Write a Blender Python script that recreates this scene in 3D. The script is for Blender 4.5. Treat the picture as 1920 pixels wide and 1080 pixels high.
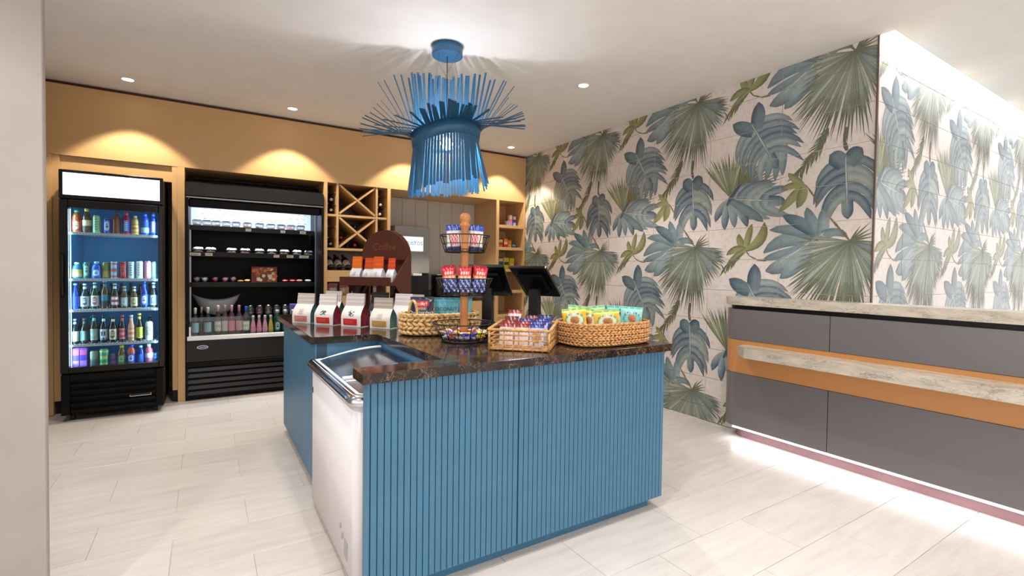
import bpy, math, random
from mathutils import Matrix, Vector
random.seed(7)
R = math.radians
C = bpy.context.scene.collection
for o in list(bpy.data.objects): bpy.data.objects.remove(o)
scene = bpy.context.scene

def lin(c):
    f = lambda v: (v/255/12.92) if v/255 <= 0.04045 else ((v/255+0.055)/1.055)**2.4
    return (f(c[0]), f(c[1]), f(c[2]), 1.0)

# ------------------------------------------------------------------ camera
CAM_H, FPX = 1.27, 914.5
yaw, pitch, roll = R(32.158), R(1.357), R(0.76)
fwd = Vector((math.sin(yaw), math.cos(yaw), 0)); rgt = Vector((math.cos(yaw), -math.sin(yaw), 0)); up = Vector((0, 0, 1))
f2 = fwd*math.cos(pitch) - up*math.sin(pitch); u2 = up*math.cos(pitch) + fwd*math.sin(pitch)
r3 = rgt*math.cos(roll) + u2*math.sin(roll); u3 = u2*math.cos(roll) - rgt*math.sin(roll)
cd = bpy.data.cameras.new('camera'); cam = bpy.data.objects.new('camera', cd); C.objects.link(cam)
cd.sensor_width = 36; cd.lens = FPX/1920*36; cd.shift_y = -9.2/1920; cd.clip_start = 0.05
cam.matrix_world = Matrix(((r3.x, u3.x, -f2.x, 0), (r3.y, u3.y, -f2.y, 0), (r3.z, u3.z, -f2.z, CAM_H), (0, 0, 0, 1)))
scene.camera = cam

# ------------------------------------------------------------------ light and exposure
scene.view_settings.view_transform = 'Standard'; scene.view_settings.look = 'None'
scene.view_settings.gamma = 1.0; scene.view_settings.use_curve_mapping = False
scene.view_settings.exposure = 0.12
scene.cycles.use_denoising = True
scene.cycles.max_bounces = 8; scene.cycles.transparent_max_bounces = 16
scene.cycles.sample_clamp_indirect = 4.0
world = bpy.data.worlds.new('world'); scene.world = world; world.use_nodes = True
world.node_tree.nodes['Background'].inputs[0].default_value = (1.0, 0.975, 0.955, 1)
world.node_tree.nodes['Background'].inputs[1].default_value = 1.6

def lamp(kind, name, loc, power, col=(1, 1, 1), rot=(0, 0, 0), **kw):
    l = bpy.data.lights.new(name, kind); l.energy = power; l.color = col
    for k, v in kw.items(): setattr(l, k, v)
    o = bpy.data.objects.new(name, l); C.objects.link(o); o.location = loc; o.rotation_euler = rot
    return o

W, B, H = 3.682, 5.527, 2.827          # leaf wall plane, joinery front plane, ceiling height
WARM = (1.0, 0.88, 0.70)
SOFT = (1.0, 0.96, 0.93)
WALL_SPOTS = [(-0.545, 5.185), (0.72, 5.2), (1.985, 5.215), (3.245, 5.225)]
ROOM_SPOTS = [(2.666, 3.164), (0.15, 3.2), (0.6, 1.22), (2.35, 1.22), (-0.9, 1.3), (-0.9, 3.2), (1.3, -0.6), (2.9, -0.6), (-0.5, -0.8)]
for x, y in WALL_SPOTS:
    lamp('SPOT', 'downlight_beam', (x, y, H-0.03), 62, WARM, spot_size=R(94), spot_blend=0.22, shadow_soft_size=0.03)
for x, y in ROOM_SPOTS:
    lamp('SPOT', 'downlight_beam', (x, y, H-0.03), 70, SOFT, spot_size=R(112), spot_blend=0.5, shadow_soft_size=0.04)

# ------------------------------------------------------------------ materials
MATS = {}
def nodes(name):
    m = bpy.data.materials.new(name); m.use_nodes = True; nt = m.node_tree
    return m, nt, nt.nodes['Principled BSDF']
def setp(b, rough=None, metal=None, spec=None, coat=None, emis=None, es=None):
    if rough is not None: b.inputs['Roughness'].default_value = rough
    if metal is not None: b.inputs['Metallic'].default_value = metal
    if spec is not None: b.inputs['Specular IOR Level'].default_value = spec
    if coat is not None: b.inputs['Coat Weight'].default_value = coat; b.inputs['Coat Roughness'].default_value = 0.08
    if emis is not None: b.inputs['Emission Color'].default_value = emis; b.inputs['Emission Strength'].default_value = es
def N(nt, t, **kw):
    n = nt.nodes.new(t)
    for k, v in kw.items():
        if k in n.inputs.keys(): n.inputs[k].default_value = v
        else: setattr(n, k, v)
    return n
def ramp(nt, src, stops):
    n = nt.nodes.new('ShaderNodeValToRGB'); e = n.color_ramp.elements
    while len(e) < len(stops): e.new(0.5)
    for i, (p, c) in enumerate(stops): e[i].position = p; e[i].color = lin(c)
    nt.links.new(src, n.inputs[0]); return n.outputs[0]
def coords(nt, scale, kind='pos'):
    if kind == 'pos': s = nt.nodes.new('ShaderNodeNewGeometry').outputs['Position']
    else: s = nt.nodes.new('ShaderNodeTexCoord').outputs['Object']
    m = nt.nodes.new('ShaderNodeMapping'); m.inputs['Scale'].default_value = scale
    nt.links.new(s, m.inputs[0]); return m.outputs[0]
def bump(nt, b, src, strength, dist=0.002):
    n = nt.nodes.new('ShaderNodeBump'); n.inputs['Strength'].default_value = strength; n.inputs['Distance'].default_value = dist
    nt.links.new(src, n.inputs['Height']); nt.links.new(n.outputs[0], b.inputs['Normal'])
def plain(name, c, rough=0.5, metal=0.0, noise=0.06, scale=6.0, **kw):
    """one colour with a little cloudy variation"""
    m, nt, b = nodes(name); setp(b, rough, metal, **kw)
    n = N(nt, 'ShaderNodeTexNoise', Scale=scale, Detail=4.0); nt.links.new(coords(nt, (1, 1, 1)), n.inputs['Vector'])
    lo = tuple(max(0, v*(1-noise)) for v in c); hi = tuple(min(255, v*(1+noise)) for v in c)
    nt.links.new(ramp(nt, n.outputs[0], [(0.3, lo), (0.7, hi)]), b.inputs['Base Color'])
    MATS[name] = m; return m
def wood(name, dark, light, scale, rough=0.45, grain=14.0):
    m, nt, b = nodes(name); setp(b, rough)
    v = coords(nt, scale)
    n = N(nt, 'ShaderNodeTexNoise', Scale=grain, Detail=6.0, Roughness=0.6); nt.links.new(v, n.inputs['Vector'])
    n2 = N(nt, 'ShaderNodeTexNoise', Scale=grain*0.12, Detail=2.0); nt.links.new(v, n2.inputs['Vector'])
    mx = nt.nodes.new('ShaderNodeMath'); mx.operation = 'MULTIPLY_ADD'; mx.inputs[1].default_value = 1.6
    nt.links.new(n.outputs[0], mx.inputs[0])
    m2 = nt.nodes.new('ShaderNodeMath'); m2.operation = 'MULTIPLY'; m2.inputs[1].default_value = 0.45
    nt.links.new(n2.outputs[0], m2.inputs[0]); nt.links.new(m2.outputs[0], mx.inputs[2])
    mid = tuple((a+c)/2 for a, c in zip(dark, light))
    nt.links.new(ramp(nt, mx.outputs[0], [(0.3, dark), (0.5, mid), (0.68, light)]), b.inputs['Base Color'])
    bump(nt, b, n.outputs[0], 0.08); MATS[name] = m; return m
def veined(name, base, base2, vein, scale, width, rough, stretch=(1, 1, 1)):
    m, nt, b = nodes(name); setp(b, rough)
    v = coords(nt, stretch)
    n = N(nt, 'ShaderNodeTexNoise', Scale=scale*0.5, Detail=6.0, Roughness=0.65); nt.links.new(v, n.inputs['Vector'])
    mixv = nt.nodes.new('ShaderNodeMix'); mixv.data_type = 'RGBA'; mixv.inputs[0].default_value = 0.18
    nt.links.new(v, mixv.inputs[6]); nt.links.new(n.outputs[1], mixv.inputs[7])
    vo = N(nt, 'ShaderNodeTexVoronoi', feature='DISTANCE_TO_EDGE', Scale=scale); nt.links.new(mixv.outputs[2], vo.inputs['Vector'])
    basec = ramp(nt, n.outputs[0], [(0.35, base), (0.65, base2)])
    n3 = N(nt, 'ShaderNodeTexNoise', Scale=scale*0.35, Detail=3.0); nt.links.new(v, n3.inputs['Vector'])
    k = ramp(nt, vo.outputs['Distance'], [(0.0, (255, 255, 255)), (width, (0, 0, 0))])
    k2 = ramp(nt, n3.outputs[0], [(0.42, (0, 0, 0)), (0.62, (255, 255, 255))])
    mu = nt.nodes.new('ShaderNodeMix'); mu.data_type = 'RGBA'; mu.blend_type = 'MULTIPLY'; mu.inputs[0].default_value = 1
    nt.links.new(k, mu.inputs[6]); nt.links.new(k2, mu.inputs[7])
    fin = nt.nodes.new('ShaderNodeMix'); fin.data_type = 'RGBA'; fin.inputs[7].default_value = lin(vein)
    nt.links.new(mu.outputs[2], fin.inputs[0]); nt.links.new(basec, fin.inputs[6])
    nt.links.new(fin.outputs[2], b.inputs['Base Color']); MATS[name] = m; return m
def emit(name, c, s):
    m, nt, b = nodes(name); setp(b, 0.4, emis=lin(c), es=s); b.inputs['Base Color'].default_value = lin(c); MATS[name] = m; return m
def printed(name, rough, noise=0.0, spec=0.5, metal=0.0):
    m, nt, b = nodes(name); setp(b, rough, metal, spec)
    a = nt.nodes.new('ShaderNodeVertexColor'); a.layer_name = 'Col'
    if noise:
        n = N(nt, 'ShaderNodeTexNoise', Scale=26.0, Detail=5.0, Roughness=0.7); nt.links.new(coords(nt, (1, 1, 1)), n.inputs['Vector'])
        k = ramp(nt, n.outputs[0], [(0.25, (255-noise*2,)*3), (0.5, (250,)*3), (0.8, (255,)*3)])
        mu = nt.nodes.new('ShaderNodeMix'); mu.data_type = 'RGBA'; mu.blend_type = 'MULTIPLY'; mu.inputs[0].default_value = 1
        nt.links.new(a.outputs[0], mu.inputs[6]); nt.links.new(k, mu.inputs[7]); nt.links.new(mu.outputs[2], b.inputs['Base Color'])
    else: nt.links.new(a.outputs[0], b.inputs['Base Color'])
    MATS[name] = m; return m
def glassy(name, tint=(245, 250, 250), refl=1.0, rough=0.02, alpha=0.0):
    """thin pane: mostly clear, mirror-like at glancing angles"""
    m = bpy.data.materials.new(name); m.use_nodes = True; nt = m.node_tree; nt.nodes.clear()
    out = nt.nodes.new('ShaderNodeOutputMaterial'); tr = nt.nodes.new('ShaderNodeBsdfTransparent'); tr.inputs[0].default_value = lin(tint)
    gl = nt.nodes.new('ShaderNodeBsdfGlossy'); gl.inputs['Roughness'].default_value = rough
    fr = nt.nodes.new('ShaderNodeFresnel'); fr.inputs[0].default_value = 1.45
    mu = nt.nodes.new('ShaderNodeMath'); mu.operation = 'MULTIPLY_ADD'; mu.inputs[1].default_value = refl; mu.inputs[2].default_value = alpha
    mx = nt.nodes.new('ShaderNodeMixShader'); nt.links.new(fr.outputs[0], mu.inputs[0]); nt.links.new(mu.outputs[0], mx.inputs[0])
    nt.links.new(tr.outputs[0], mx.inputs[1]); nt.links.new(gl.outputs[0], mx.inputs[2]); nt.links.new(mx.outputs[0], out.inputs[0])
    MATS[name] = m; return m

plain('ceiling_paint', (236, 232, 228), 0.9, noise=0.01)
plain('wall_paint', (160, 152, 146), 0.8, noise=0.02)
plain('grout', (196, 188, 180), 0.9)
plain('wall_grout', (232, 230, 226), 0.8)
wood('oak', (182, 138, 90), (208, 168, 116), (0.35, 4, 5), 0.42, 9)
wood('oak_vertical', (182, 138, 90), (208, 168, 116), (5, 4, 0.35), 0.42, 9)
wood('oak_band', (178, 120, 66), (198, 140, 84), (4, 0.4, 5), 0.4, 8)
wood('grey_plank', (176, 166, 156), (196, 188, 178), (5, 5, 0.4), 0.6, 9)
wood('walnut_light', (84, 38, 22), (120, 62, 36), (3, 3, 3), 0.32, 9)
wood('walnut', (44, 20, 12), (80, 36, 22), (3, 3, 3), 0.32, 9)
wood('turned_wood', (150, 88, 44), (186, 120, 66), (8, 8, 1.2), 0.4, 7)
veined('dark_stone', (24, 18, 15), (52, 40, 33), (150, 124, 100), 26, 0.045, 0.12)
veined('pale_stone', (182, 173, 156), (208, 199, 183), (112, 108, 102), 34, 0.09, 0.25, (1, 0.4, 1.4))
wood('desk_panel', (34, 25, 26), (112, 108, 109), (1, 0.8, 2.2), 0.3, 2.2)
plain('desk_kick', (138, 108, 112), 0.4, noise=0.05)
plain('blue_paint', (64, 112, 142), 0.42, noise=0.015)
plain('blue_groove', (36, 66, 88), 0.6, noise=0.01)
plain('blue_lamp', (40, 92, 128), 0.38, noise=0.02)
plain('black_metal', (9, 9, 10), 0.45, noise=0.03, spec=0.15)
plain('black_gloss', (14, 14, 16), 0.22, noise=0.02)
plain('black_satin', (30, 28, 28), 0.4, noise=0.03, spec=0.3)
plain('black_wire', (20, 16, 15), 0.4, noise=0.05)
plain('white_enamel', (226, 222, 222), 0.3, noise=0.01)
plain('white_plastic', (240, 240, 242), 0.35, noise=0.01)
plain('chrome', (205, 206, 210), 0.14, 1.0, noise=0.01)
plain('steel', (150, 148, 146), 0.3, 1.0, noise=0.03)
plain('bronze_trim', (112, 96, 84), 0.35, 0.6, noise=0.03)
plain('grey_panel', (160, 158, 156), 0.5, noise=0.01)
plain('liner_blue', (50, 150, 204), 0.4, noise=0.02)
plain('liner_lit_grey', (150, 160, 176), 0.4, noise=0.02)
plain('freezer_liner', (118, 146, 160), 0.5, noise=0.02)
plain('rattan', (196, 148, 90), 0.6, noise=0.22, scale=60)
plain('seagrass', (206, 168, 112), 0.7, noise=0.22, scale=50)
plain('weave_brown', (196, 146, 92), 0.62, noise=0.25, scale=70)
plain('frosted_plastic', (226, 226, 228), 0.3, noise=0.02)
printed('print_matte', 0.55); printed('print_gloss', 0.16); printed('print_foil', 0.3, spec=0.6)
printed('leaf_print', 0.24, noise=14)
emit('lamp_lens', (255, 244, 224), 14); emit('led_white', (255, 246, 248), 3.6); emit('led_cove', (246, 248, 255), 9)
emit('header_light', (240, 246, 255), 1.25); emit('fridge_led', (190, 226, 255), 6); emit('bulb_glow', (255, 252, 246), 60); emit('screen_glow', (214, 236, 240), 1.0)
glassy('pane_glass'); glassy('lid_glass', (150, 176, 194), 1.3, 0.14, 0.12); glassy('clear_plastic', (228, 232, 234), 1.2, 0.12, 0.12)

def tile_floor():
    m, nt, b = nodes('floor_tile'); setp(b, 0.3)
    v = coords(nt, (1.2, 9, 1)); n = N(nt, 'ShaderNodeTexNoise', Scale=2.6, Detail=6.0, Roughness=0.62); nt.links.new(v, n.inputs['Vector'])
    oi = nt.nodes.new('ShaderNodeObjectInfo')
    a = nt.nodes.new('ShaderNodeMath'); a.operation = 'MULTIPLY_ADD'; a.inputs[1].default_value = 0.16
    nt.links.new(oi.outputs['Random'], a.inputs[0]); nt.links.new(n.outputs[0], a.inputs[2])
    nt.links.new(ramp(nt, a.outputs[0], [(0.32, (193, 185, 179)), (0.55, (205, 198, 192)), (0.8, (214, 208, 202))]), b.inputs['Base Color'])
    MATS['floor_tile'] = m
tile_floor()

# ------------------------------------------------------------------ mesh helpers
class MB:
    def __init__(s): s.v = []; s.f = []; s.c = []; s.sm = []; s.T = None; s.col = (1, 1, 1, 1)
    def add(s, vs, fs, col=None, smooth=False):
        k = len(s.v); T = s.T
        for p in vs:
            p = Vector(p); s.v.append(tuple(T @ p) if T is not None else tuple(p))
        if isinstance(col, list): s.c += [lin(c) if max(c[:3]) > 1 or len(c) == 3 else c for c in col]
        else: s.c += [lin(col) if col is not None else s.col]*len(vs)
        for f in fs: s.f.append(tuple(i+k for i in f)); s.sm.append(smooth)
        return s
    def box(s, x0, x1, y0, y1, z0, z1, col=None, b=0.0):
        if b <= 0:
            vs = [(x, y, z) for z in (z0, z1) for y in (y0, y1) for x in (x0, x1)]
            return s.add(vs, [(0, 2, 3, 1), (4, 5, 7, 6), (0, 1, 5, 4), (2, 6, 7, 3), (0, 4, 6, 2), (1, 3, 7, 5)], col)
        b = min(b, (x1-x0)*.45, (y1-y0)*.45, (z1-z0)*.45)
        vs = []; idx = {}
        for sx, X in ((0, x0), (1, x1)):
            for sy, Y in ((0, y0), (1, y1)):
                for sz, Z in ((0, z0), (1, z1)):
                    dx = b if sx == 0 else -b; dy = b if sy == 0 else -b; dz = b if sz == 0 else -b
                    idx[(sx, sy, sz, 0)] = len(vs); vs.append((X, Y+dy, Z+dz))
                    idx[(sx, sy, sz, 1)] = len(vs); vs.append((X+dx, Y, Z+dz))
                    idx[(sx, sy, sz, 2)] = len(vs); vs.append((X+dx, Y+dy, Z))
        g = lambda a, b_, c, k: idx[(a, b_, c, k)]
        fs = [(g(0,0,0,0), g(0,0,1,0), g(0,1,1,0), g(0,1,0,0)), (g(1,0,0,0), g(1,1,0,0), g(1,1,1,0), g(1,0,1,0)),
              (g(0,0,0,1), g(1,0,0,1), g(1,0,1,1), g(0,0,1,1)), (g(0,1,0,1), g(0,1,1,1), g(1,1,1,1), g(1,1,0,1)),
              (g(0,0,0,2), g(0,1,0,2), g(1,1,0,2), g(1,0,0,2)), (g(0,0,1,2), g(1,0,1,2), g(1,1,1,2), g(0,1,1,2))]
        for a in (0, 1):
            for c in (0, 1):
                q = [(g(a,c,0,0), g(a,c,1,0), g(a,c,1,1), g(a,c,0,1)), (g(a,0,c,0), g(a,0,c,2), g(a,1,c,2), g(a,1,c,0)), (g(0,a,c,1), g(1,a,c,1), g(1,a,c,2), g(0,a,c,2))]
                fl = [(a == c), (a != c), (a == c)]
                for qq, k in zip(q, fl): fs.append(qq if not k else qq[::-1])
                for d in (0, 1):
                    t = (g(a,c,d,0), g(a,c,d,1), g(a,c,d,2)); fs.append(t if (a+c+d) % 2 == 0 else t[::-1])
        s.add(vs, fs, col); return s
    def prism(s, poly, z0, z1, col=None, axis='z'):
        n = len(poly)
        def P(a, b, c): return (a, b, c) if axis == 'z' else ((a, c, b) if axis == 'y' else (c, a, b))
        vs = [P(x, y, z0) for x, y in poly] + [P(x, y, z1) for x, y in poly]
        fs = [tuple(range(n))[::-1], tuple(range(n, 2*n))] + [(i, (i+1) % n, n+(i+1) % n, n+i) for i in range(n)]
        return s.add(vs, fs, col)
    def lathe(s, prof, n=16, col=None, cols=None, cap=True, sm=True, cx=0, cy=0, fn=None):
        vs = []; cc = []
        for i, (r, z) in enumerate(prof):
            for k in range(n):
                a = 2*math.pi*k/n; vs.append((cx+r*math.cos(a), cy+r*math.sin(a), z))
                if fn: cc.append(fn(a, i/(len(prof)-1)))
                elif cols: cc.append(cols[i])
        fs = [(i*n+k, i*n+(k+1) % n, (i+1)*n+(k+1) % n, (i+1)*n+k) for i in range(len(prof)-1) for k in range(n)]
        s.add(vs, fs, cc if cc else col, sm)
        if cap:
            base = len(s.v) - len(vs)
            if prof[0][0] > 1e-4: s.f.append(tuple(base+k for k in range(n))[::-1]); s.sm.append(False)
            if prof[-1][0] > 1e-4: s.f.append(tuple(base+(len(prof)-1)*n+k for k in range(n))); s.sm.append(False)
        return s
    def tube(s, pts, r, n=6, closed=False, col=None, taper=None, sm=True):
        pts = [Vector(p) for p in pts]; m = len(pts); vs = []
        prev = None
        for i, p in enumerate(pts):
            a = pts[(i-1) % m] if (closed or i > 0) else p; b = pts[(i+1) % m] if (closed or i < m-1) else p
            d = (b-a).normalized() if (b-a).length > 1e-9 else Vector((0, 0, 1))
            if prev is None: ref = Vector((0, 0, 1)) if abs(d.z) < 0.9 else Vector((1, 0, 0)); x = d.cross(ref).normalized()
            else: x = (prev - d*prev.dot(d)); x = x.normalized() if x.length > 1e-6 else d.orthogonal().normalized()
            prev = x; y = d.cross(x); rr = r*(taper[i] if taper else 1)
            for k in range(n):
                t = 2*math.pi*k/n; vs.append(p + x*(rr*math.cos(t)) + y*(rr*math.sin(t)))
        fs = []
        for i in range(m if closed else m-1):
            j = (i+1) % m
            for k in range(n): fs.append((i*n+k, i*n+(k+1) % n, j*n+(k+1) % n, j*n+k))
        if not closed: fs += [tuple(range(n))[::-1], tuple((m-1)*n+k for k in range(n))]
        return s.add(vs, fs, col, sm)
    def grid(s, fn, nu, nv, cf=None, col=None, sm=True):
        vs = []; cc = []
        for j in range(nv+1):
            for i in range(nu+1):
                u, v = i/nu, j/nv; vs.append(fn(u, v))
                if cf: cc.append(cf(u, v))
        w = nu+1
        fs = [(j*w+i, j*w+i+1, (j+1)*w+i+1, (j+1)*w+i) for j in range(nv) for i in range(nu)]
        return s.add(vs, fs, cc if cf else col, sm)
    def ball(s, c, r, n=10, m=7, col=None, sz=1.0):
        prof = [(r*math.sin(math.pi*i/m), c[2]-r*sz*math.cos(math.pi*i/m)) for i in range(m+1)]
        return s.lathe(prof, n, col, cap=False, cx=c[0], cy=c[1])
    def mesh(s, name):
        me = bpy.data.meshes.new(name); me.from_pydata(s.v, [], s.f)
        ca = me.color_attributes.new('Col', 'FLOAT_COLOR', 'POINT')
        ca.data.foreach_set('color', [x for c in s.c for x in c])
        me.polygons.foreach_set('use_smooth', s.sm); me.update(); return me
    def build(s, name, mat, parent=None, loc=None, rz=None):
        me = s.mesh(name); me.materials.append(MATS[mat]); o = bpy.data.objects.new(name, me); C.objects.link(o)
        if parent is not None: o.parent = parent
        if loc is not None: o.location = loc
        if rz is not None: o.rotation_euler = (0, 0, rz)
        return o
def tag(o, label=None, cat=None, group=None, kind=None):
    if label: o['label'] = label
    if cat: o['category'] = cat
    if group: o['group'] = group
    if kind: o['kind'] = kind
    return o
def thing(name, label, cat, loc=(0, 0, 0), rz=0.0, group=None):
    o = bpy.data.objects.new(name, None); C.objects.link(o); o.location = loc; o.rotation_euler = (0, 0, rz); o.empty_display_size = 0.05
    return tag(o, label, cat, group)
def inst(me, name, parent, loc=(0, 0, 0), mat=None, rz=0):
    o = bpy.data.objects.new(name, me); C.objects.link(o); o.parent = parent; o.location = loc; o.rotation_euler = (0, 0, rz)
    if mat and not me.materials: me.materials.append(MATS[mat])
    return o
def copy_tree(o, parent=None):
    c = o.copy(); C.objects.link(c)
    if parent is not None: c.parent = parent
    for ch in list(o.children): copy_tree(ch, c)
    return c
def text(body, size, name, mat, parent, M, depth=0.0004, col=None, xs=1.0):
    cu = bpy.data.curves.new('lettering', 'FONT'); cu.body = body; cu.size = size; cu.align_x = 'CENTER'; cu.align_y = 'CENTER'; cu.extrude = depth; cu.resolution_u = 2
    t = bpy.data.objects.new('lettering', cu); C.objects.link(t)
    dg = bpy.context.evaluated_depsgraph_get(); me = bpy.data.meshes.new_from_object(t.evaluated_get(dg))
    bpy.data.objects.remove(t); bpy.data.curves.remove(cu)
    if xs != 1.0: me.transform(Matrix.Diagonal((xs, 1, 1, 1)))
    if col is not None:
        ca = me.color_attributes.new('Col', 'FLOAT_COLOR', 'POINT'); ca.data.foreach_set('color', list(lin(col))*len(me.vertices))
    me.materials.clear(); me.materials.append(MATS[mat])
    o = bpy.data.objects.new(name, me); C.objects.link(o); o.parent = parent; o.matrix_local = M
    return o
# text frames: upright, facing -Y
def faceY(x, y, z, extra=None):
    M = Matrix.Translation((x, y, z)) @ Matrix.Rotation(R(90), 4, 'X')
    return M @ extra if extra is not None else M
ORD = ['first', 'second', 'third', 'fourth', 'fifth', 'sixth', 'seventh', 'eighth', 'ninth', 'tenth', 'eleventh', 'twelfth', 'thirteenth', 'fourteenth', 'fifteenth', 'sixteenth']
# ================================================================== the setting
def struct(name, mb, mat, parent=None):
    o = mb.build(name, mat, parent)
    if parent is None: o['kind'] = 'structure'
    return o
# ---- floor: grout bed and half-bond tiles
floor = struct('floor', MB().box(-3.2, 8.6, -2.6, 7.0, -0.12, -0.004), 'grout')
TP, TL = 0.3115, 0.62
def ftile(x0, x1): return MB().box(x0+.0012, x1-.0012, .0012, TP-.0012, -0.012, 0.0, b=0.0012).mesh('floor_tile')
FT = ftile(0, TL); HT = {}
FT.materials.append(MATS['floor_tile'])
for j in range(-6, 16):
    y = 0.857 + TP*j
    off = 2.97 if j % 2 else 2.66
    for k in range(-8, 5):
        x = off + TL*k
        # keep what the photograph sees: a wedge in front of the camera, up to the joinery, desk and wall
        cx, cy = x+TL/2, y+TP/2
        d = Vector((cx, cy, 0)); dep = d.dot(fwd); lat = d.dot(rgt)
        if dep < 1.2 or abs(lat) > dep*1.06+0.75 or y > B-0.02: continue
        if x < -1.5 or x > 3.45: continue
        inst(FT, 'floor_tile', floor, (x, y, 0))
struct('floor_edge', MB().box(-1.3, 3.55, -2.5, B, -0.012, -0.0045), 'floor_tile', floor)['kind'] = 'structure'

# ---- ceiling with a slot for the cove light along the alcove wall
RY = 1.445                                  # alcove wall plane
ceil = struct('ceiling', MB().box(-3.2, W+.01, -2.6, 6.6, H, H+.1).box(W+.01, 8.6, -2.6, RY-.085, H, H+.1), 'ceiling_paint')
struct('trim_1', MB().box(W+.012, 8.6, RY-.1, RY+.1, H+.22, H+.26).box(W+.012, 8.6, RY-.086, RY-.08, H, H+.22).box(W-.02, W+.012, RY-.086, RY+.02, H+.1, H+.26), 'ceiling_paint')
# ---- end of the left wall that reaches into the picture
struct('wall_left', MB().box(-1.9, -0.453, 2.2, 2.235, 0, H, b=.003), 'wall_paint')
struct('wall_far_left', MB().box(-1.35, -1.142, 2.36, 6.3, 0, H), 'wall_paint')
struct('wall_behind', MB().box(-3.2, 8.6, 6.32, 6.42, 0, H), 'wall_paint')

# ---- leaf print: watercolour leaves as flat inlaid shapes, cut tile by tile
PU, PV = 1.23, 1.271
TRI = []                                    # (p0,p1,p2,c0,c1,c2,layer)
LAYER = [0]
def jit(c, a=8):
    k = random.uniform(-a, a); return tuple(max(0, min(255, v+k+random.uniform(-3, 3))) for v in c)
def mixc(a, b, t): return tuple(x*(1-t)+y*t for x, y in zip(a, b))
def tri(p, q, r, a, b, c): TRI.append((p, q, r)+tuple(lin(mixc(k, (206, 198, 190), .10)) for k in (a, b, c))+(LAYER[0],))
def lobe(root, ctrl, tip, w0, wm, ca, cb, ct=None, n=7, blunt=0.14, mid=None):
    """a curved, tapering leaf lobe with a darker and a lighter half"""
    LAYER[0] += 1
    ca, cb = jit(ca), jit(cb); ct = jit(ct) if ct else mixc(ca, (60, 70, 74), .35)
    mid = mid or mixc(mixc(ca, cb, .5), (200, 206, 200), .25)
    P = []
    for i in range(n+1):
        t = i/n
        x = (1-t)**2*root[0]+2*t*(1-t)*ctrl[0]+t*t*tip[0]; y = (1-t)**2*root[1]+2*t*(1-t)*ctrl[1]+t*t*tip[1]
        dx = 2*(1-t)*(ctrl[0]-root[0])+2*t*(tip[0]-ctrl[0]); dy = 2*(1-t)*(ctrl[1]-root[1])+2*t*(tip[1]-ctrl[1])
        L = math.hypot(dx, dy) or 1; nx, ny = -dy/L, dx/L
        w = (w0+(wm-w0)*math.sin(t/.5*math.pi/2)) if t < .5 else wm*(blunt+(1-blunt)*math.sin((1-t)/.5*math.pi/2)**.75)
        if i == n: w = wm*blunt*.5
        P.append(((x+nx*w/2, y+ny*w/2), (x, y), (x-nx*w/2, y-ny*w/2), t))
    for i in range(n):
        (a0, m0, b0, t0), (a1, m1, b1, t1) = P[i], P[i+1]
        k0, k1 = max(0, t0-.55)/.45, max(0, t1-.55)/.45
        wob = random.uniform(-7, 7)
        A0, A1 = jit(mixc(ca, ct, k0), 4), jit(mixc(ca, ct, k1), 4); B0, B1 = jit(mixc(cb, ct, k0), 4), jit(mixc(cb, ct, k1), 4)
        M0, M1 = mixc(mid, ct, k0*.6), mixc(mid, ct, k1*.6)
        tri(a0, m0, m1, A0, M0, M1); tri(a0, m1, a1, A0, M1, A1); tri(m0, b0, b1, M0, B0, B1); tri(m0, b1, m1, M0, B1, M1)
def streak(p, q, w, c):
    LAYER[0] += 1
    dx, dy = q[0]-p[0], q[1]-p[1]; L = math.hypot(dx, dy) or 1; nx, ny = -dy/L*w/2, dx/L*w/2
    m = ((p[0]+q[0])/2, (p[1]+q[1])/2)
    tri((p[0]+nx*.6, p[1]+ny*.6), (p[0]-nx*.6, p[1]-ny*.6), (m[0]-nx, m[1]-ny), c, c, c)
    tri((p[0]+nx*.6, p[1]+ny*.6), (m[0]-nx, m[1]-ny), (m[0]+nx, m[1]+ny), c, c, c)
    tri((m[0]+nx, m[1]+ny), (m[0]-nx, m[1]-ny), q, c, c, c)
def stem(pts, w, c):
    for a, b in zip(pts, pts[1:]): streak(a, b, w, c); streak(b, a, w, c)
def fan(ap, a0, a1, n, lens, cols, spread=1.0, wk=1.15, inner=None):
    """palm fan: blades from the apex, angles in degrees from straight down (negative = left)"""
    order = list(range(n)); random.shuffle(order)
    for i in order:
        t = i/(n-1); a = R(a0+(a1-a0)*t + random.uniform(-1.2, 1.2))
        for (t0, l0), (t1, l1) in zip(lens, lens[1:]):
            if t0 <= t <= t1: L = l0+(l1-l0)*(t-t0)/(t1-t0)
        L *= random.uniform(.9, 1.06)
        d = (math.sin(a), -math.cos(a)); nn = (-d[1], d[0])
        w = L*.62*abs(R(a1-a0))/(n-1)*wk
        c = jit(random.choice(cols), 7); dk = mixc(c, (74, 80, 66), .5); lt = mixc(c, (196, 202, 190), .28)
        LAYER[0] += 1
        f = lambda s, o: (ap[0]+d[0]*L*s+nn[0]*w*o, ap[1]+d[1]*L*s+nn[1]*w*o)
        e0 = inner or mixc(dk, (70, 74, 52), .3)
        tri(ap, f(.35, .34), f(.35, 0), e0, dk, lt); tri(ap, f(.35, 0), f(.35, -.34), e0, lt, c)
        tri(f(.35, .34), f(.66, .56), f(.66, 0), dk, dk, lt); tri(f(.35, .34), f(.66, 0), f(.35, 0), dk, lt, lt)
        tri(f(.35, 0), f(.66, 0), f(.66, -.56), lt, lt, c); tri(f(.35, 0), f(.66, -.56), f(.35, -.34), lt, c, c)
        tri(f(.66, .56), f(1, 0), f(.66, 0), dk, dk, c); tri(f(.66, 0), f(1, 0), f(.66, -.56), c, dk, c)
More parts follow.
